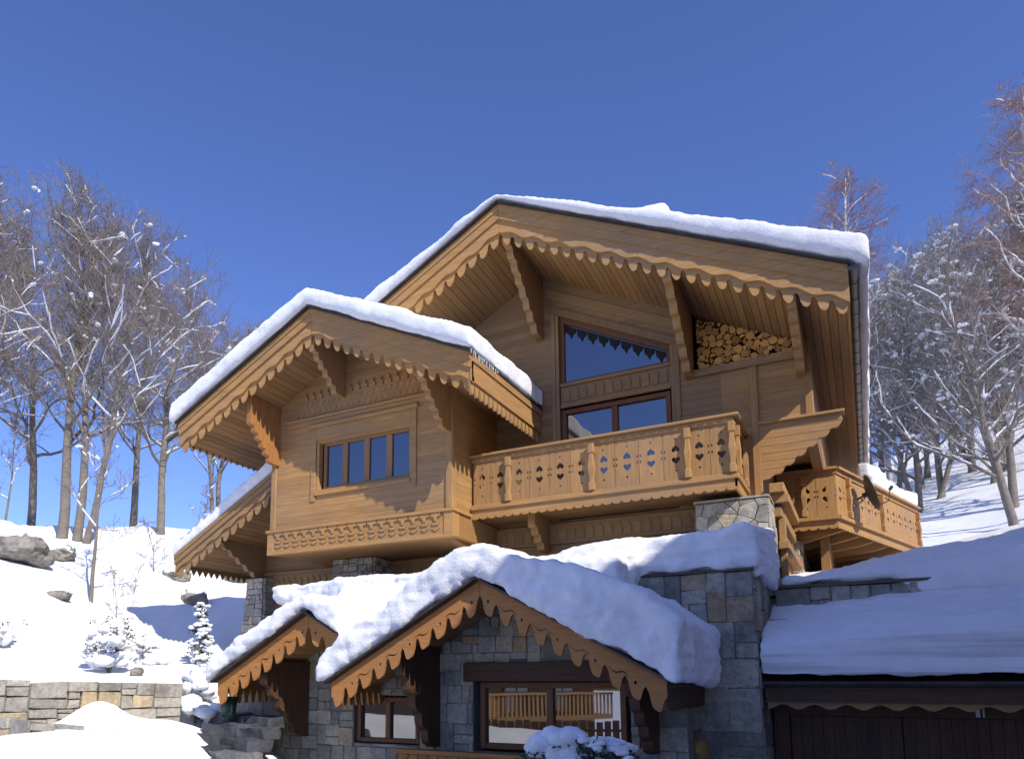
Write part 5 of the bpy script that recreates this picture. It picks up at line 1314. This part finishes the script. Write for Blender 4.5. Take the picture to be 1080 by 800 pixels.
# ------------------------------------------------------------------ low plants
def leaf_clump(mb, c, r, n, size, rng):
    for _ in range(n):
        p = Vector(c) + Vector((rng.gauss(0, r), rng.gauss(0, r), rng.gauss(0, r * .8))); a = Vector((rng.gauss(0, 1), rng.gauss(0, 1), rng.gauss(0, 1))).normalized(); b_ = a.cross(Vector((rng.gauss(0, 1), rng.gauss(0, 1), rng.gauss(0, 1)))).normalized()
        L_ = size * rng.uniform(.6, 1.3); mb.add([p, p + a * L_ * .5 + b_ * L_ * .25, p + a * L_, p + a * L_ * .5 - b_ * L_ * .25], [(0, 1, 2, 3)])
def shrub(x, y, label, seed, h=1.0, sp=.5, kind='dryleaf', nleaf=90, nsnow=14, stems=9, cat='shrub', dz=0, big=.15):
    rng = random.Random(seed); z = ground_z(x, y) + dz; r = thing('snowy_shrub', label, cat, (x, y, z)); segs = []; lf = MB(); bl = []
    for k in range(stems):
        a = rng.uniform(0, 6.28); tip = Vector((math.cos(a) * sp * rng.uniform(.3, 1), math.sin(a) * sp * rng.uniform(.3, 1), h * rng.uniform(.5, 1))); mid = tip * .5 + Vector((0, 0, h * .15)); p0 = Vector((0, 0, -.1))
        for i in range(8):
            f = lambda t: (p0 * (1 - t) ** 2 + mid * 2 * t * (1 - t) + tip * t * t); segs.append((f(i / 8), f((i + 1) / 8), .012 * (1 - i / 10), .012 * (1 - (i + 1) / 10)))
            if i > 2:
                dv = Vector((rng.gauss(0, .12), rng.gauss(0, .12), rng.gauss(0.04, .1))); q = f((i + .5) / 8); segs.append((q, q + dv, .006, .004)); leaf_clump(lf, q + dv, .035, max(1, nleaf // (stems * 5)), .055, rng)
        if k < nsnow: s_ = rng.uniform(.4, .8) * big; bl.append(((tip * rng.uniform(.5, .95) + Vector((0, 0, .04)))[:], s_, s_ * rng.uniform(.8, 1.2), s_ * .7))
    for k in range(nsnow * 4): q_ = rng.uniform(.05, .8); s_ = rng.uniform(.25, 1.0) * big * (1.15 - q_ * .6); bl.append(((rng.gauss(0, sp * .42 * (1 - q_ * .4)), rng.gauss(0, sp * .42 * (1 - q_ * .4)), q_ * h), s_ * rng.uniform(.8, 1.3), s_ * rng.uniform(.8, 1.3), s_ * rng.uniform(.6, .95)))
    for n_, me in (('stems', seg_mesh('stems', segs, M['bark'], 4)), ('leaves', lf.mesh('leaves', M[kind], fix=False)), ('snow', blob_mesh('snow', bl, M['snow'], seed))):
        o = bpy.data.objects.new(n_, me); C.objects.link(o); o.parent = r
    return r
shrub(-12.5, 9.15, 'brown leafed shrub nearly buried in snow in the middle of the left terrace', 1, .95, .55, nleaf=420, nsnow=12, stems=12)
shrub(-14.3, 8.0, 'small dark leafed twigs poking from the snow at the left edge', 2, .5, .35, nleaf=180, nsnow=5, stems=7)
shrub(-12.9, 10.3, 'tiny snowy shrub in front of the blue shadow on the terrace', 3, .5, .25, nleaf=90, nsnow=5, stems=5)
def spruce(x, y, label, seed, h, r, snow_r=1.):
    rng = random.Random(seed); z = ground_z(x, y); R_ = thing('young_spruce', label, 'spruce', (x, y, z)); nd_ = MB(); segs = []; bl = []
    for k in range(int(h * 42)):
        t = rng.random() ** .8; a = rng.uniform(0, 6.28); L_ = r * (1 - t) ** .8 * rng.uniform(.75, 1.1) + .06; zz = h * (.06 + .9 * t)
        p0 = Vector((0, 0, zz)); p1 = Vector((math.cos(a) * L_, math.sin(a) * L_, zz - L_ * .30)); segs.append((p0, p1, .010, .005))
        for i in range(12):
            q = p0.lerp(p1, rng.uniform(.25, 1.02)); leaf_clump(nd_, q, .022, 3, .06, rng)
        for q_ in (.35, .6, .85, 1.0):
            if rng.random() < .8: s_ = (L_ * .16 + .035) * rng.uniform(.6, 1.25); bl.append(((p0.lerp(p1, q_) + Vector((rng.gauss(0, .03), rng.gauss(0, .03), .04)))[:], s_ * rng.uniform(.8, 1.3) * snow_r, s_ * rng.uniform(.8, 1.3) * snow_r, s_ * rng.uniform(.6, .9) * snow_r))
    segs.append((Vector((0, 0, -.2)), Vector((0, 0, h)), .035, .008))
    for n_, me in (('trunk', seg_mesh('trunk', segs, M['bark'], 4)), ('needles', nd_.mesh('needles', M['needle'], fix=False)), ('snow', blob_mesh('snow', bl, M['snow'], seed))):
        o = bpy.data.objects.new(n_, me); C.objects.link(o); o.parent = R_
    return R_
spruce(-11.25, 10.15, 'short cone shaped spruce thick with snow by the left porch roof', 5, 1.0, .44, 1.55)
spruce(-12.5, 11.3, 'taller thin spruce with a snow ball on its tip behind the cone shaped one', 6, 1.4, .26, .85)
# arching shrub before the large lower window
AR = thing('snowy_shrub', 'arching evergreen shrub bowed under snow before the large lower window', 'shrub', (-2.95, 8.2, -1.92)); rng = random.Random(12)
segs = []; nd_ = MB(); bl = []
for k in range(22):
    a = rng.uniform(-.5, .5); x1 = rng.uniform(-.75, .75); top = Vector((x1 * .25, rng.uniform(-.15, .2), 1.36 - .12 * abs(x1))); tip = Vector((x1, rng.uniform(-.3, .3), 1.28 - .42 * abs(x1) ** 1.3 + rng.uniform(-.08, .04))); p0 = Vector((rng.uniform(-.1, .1), 0, 0))
    c = Vector((x1 * .3, 0, 1.62)); f = lambda t: p0 * (1 - t) ** 2 + c * 2 * t * (1 - t) + tip * t * t
    for i in range(12):
        q0, q1 = f(i / 12), f((i + 1) / 12); segs.append((q0, q1, .010, .008))
        if i > 4:
            leaf_clump(nd_, q0.lerp(q1, .5) - Vector((0, 0, .04)), .04, 9, .07, rng)
            if rng.random() < .8: s_ = rng.uniform(.045, .085) * (1.7 if x1 < 0 else .8); bl.append(((q0 + Vector((0, 0, .03)))[:], s_ * 1.2, s_ * 1.2, s_ * .7))
for n_, me in (('stems', seg_mesh('stems', segs, M['bark'], 4)), ('leaves', nd_.mesh('leaves', M['needle'], fix=False)), ('snow', blob_mesh('snow', bl, M['snow'], 3))):
    o = bpy.data.objects.new(n_, me); C.objects.link(o); o.parent = AR

# ------------------------------------------------------------------ neighbouring chalets outside the picture (they shade the garage and mirror in the panes)
def neighbour(name, label, loc, rz, W, D_, He, Hr, ground, seed):
    r = thing(name, label, 'chalet', loc); r.rotation_euler = (0, 0, rz); o_ = []
    def P(mb, n_, mat, par=None, **k):
        o = mb.build(n_, mat, None, **k); o.parent = par or r; return o
    mb = MB(); mb.box(-W / 2, W / 2, 0, D_, ground, -.0); P(mb, 'stone_base', M['stone'])
    mb = MB(); mb.box(-W / 2 + .05, W / 2 - .05, .1, D_ - .1, 0, He); mb.prism([(-W / 2 + .05, He), (W / 2 - .05, He), (0, Hr)], 'y', .1, D_ - .1); P(mb, 'wall', M['dark_x'])
    mb = MB()
    plank_wall(mb, .05, Hr - .2, lambda z: [(-W / 2 + .05, W / 2 - .05)] if z < He else [(-(Hr - z) / (Hr - He) * W / 2, (Hr - z) / (Hr - He) * W / 2)], .02, .08, .2); P(mb, 'front_wall', M['honey_x'])
    mb = MB(); ov = 1.1; s_ = (Hr - He) / (W / 2); e = W / 2 + ov
    mb.prism([(-e, Hr - s_ * e), (0, Hr), (e, Hr - s_ * e), (e, Hr - s_ * e + .2), (0, Hr + .2), (-e, Hr - s_ * e + .2)], 'y', -1.4, D_ + 1); ro = P(mb, 'roof', M['soffit_y'])
    mb = MB(); mb.prism([(-e, Hr - s_ * e + .2), (0, Hr + .2), (e, Hr - s_ * e + .2), (e, Hr - s_ * e + .62), (0, Hr + .6), (-e, Hr - s_ * e + .62)], 'y', -1.5, D_ + 1.1); P(mb, 'snow', M['snow'], ro, bevel=.12)
    mb = MB(); rake_board(mb, 0, Hr + .2, s_, 1, .01, e, 0, .5, tooth_drip, .2, .3, -1.46, -1.41); rake_board(mb, 0, Hr + .2, s_, -1, .01, e, 0, .5, tooth_drip, .2, .3, -1.46, -1.41); P(mb, 'bargeboard', M['orange_x'], ro)
    mb = MB(); mb.box(-W / 2, W / 2, -1.1, 0, 2.5, 2.7); bo = P(mb, 'balcony', M['soffit_x'])
    mb = MB(); mb.box(-W / 2, W / 2, -1.15, -1.0, 3.55, 3.65); k = -W / 2
    while k < W / 2: mb.box(k, k + .09, -1.1, -1.05, 2.7, 3.55); k += .22
    P(mb, 'railing', M['honey_z'], bo)
    for cx in (-W * .28, W * .0, W * .28):
        for z0 in (.6, 2.75):
            mb = MB(); mb.box(cx - .7, cx + .7, -.04, .06, z0, z0 + 1.5); f = P(mb, 'window', M['frame'])
            mb = MB(); mb.box(cx - .6, cx - .04, -.05, -.041, z0 + .1, z0 + 1.4); mb.box(cx + .04, cx + .6, -.05, -.041, z0 + .1, z0 + 1.4); P(mb, 'pane', M['glass'], f)
    return r
neighbour('neighbour_chalet', 'wooden chalet outside the picture to the right, shading the garage', (6.6, 3.9, -2.0), math.radians(-90), 23.8, 12, 8.28, 11.85, -3, 1)
neighbour('neighbour_chalet', 'wooden chalet across the road behind the photographer', (-13.0, -7.0, -4.1), math.radians(118), 9, 9, 4.3, 6.8, -3, 2)

FN = thing('reflection_fence', 'added low wooden fence behind the photographer, darkening the reflection in the lower panes', 'fence', (-10, -2, -2.6)); k = 0  # unseen fence, added to darken what the lower panes reflect
while k < 34:
    x = -14.5 + k * .26; y = -.6 - k * .07; z = -1.30 + .03 * math.sin(k * 1.7); mb = MB(); mb.box(x, x + .22, y - .02, y + .02, z - 1.6, z); mb.build('board', M['dark_z'], FN); k += 1
mb = MB(); mb.tube([(-14.5, -.64, -1.6), (-5.7, -3.02, -1.6)], .05, 6); mb.tube([(-14.5, -.64, -2.3), (-5.7, -3.02, -2.3)], .05, 6); mb.build('rail', M['dark_x'], FN)
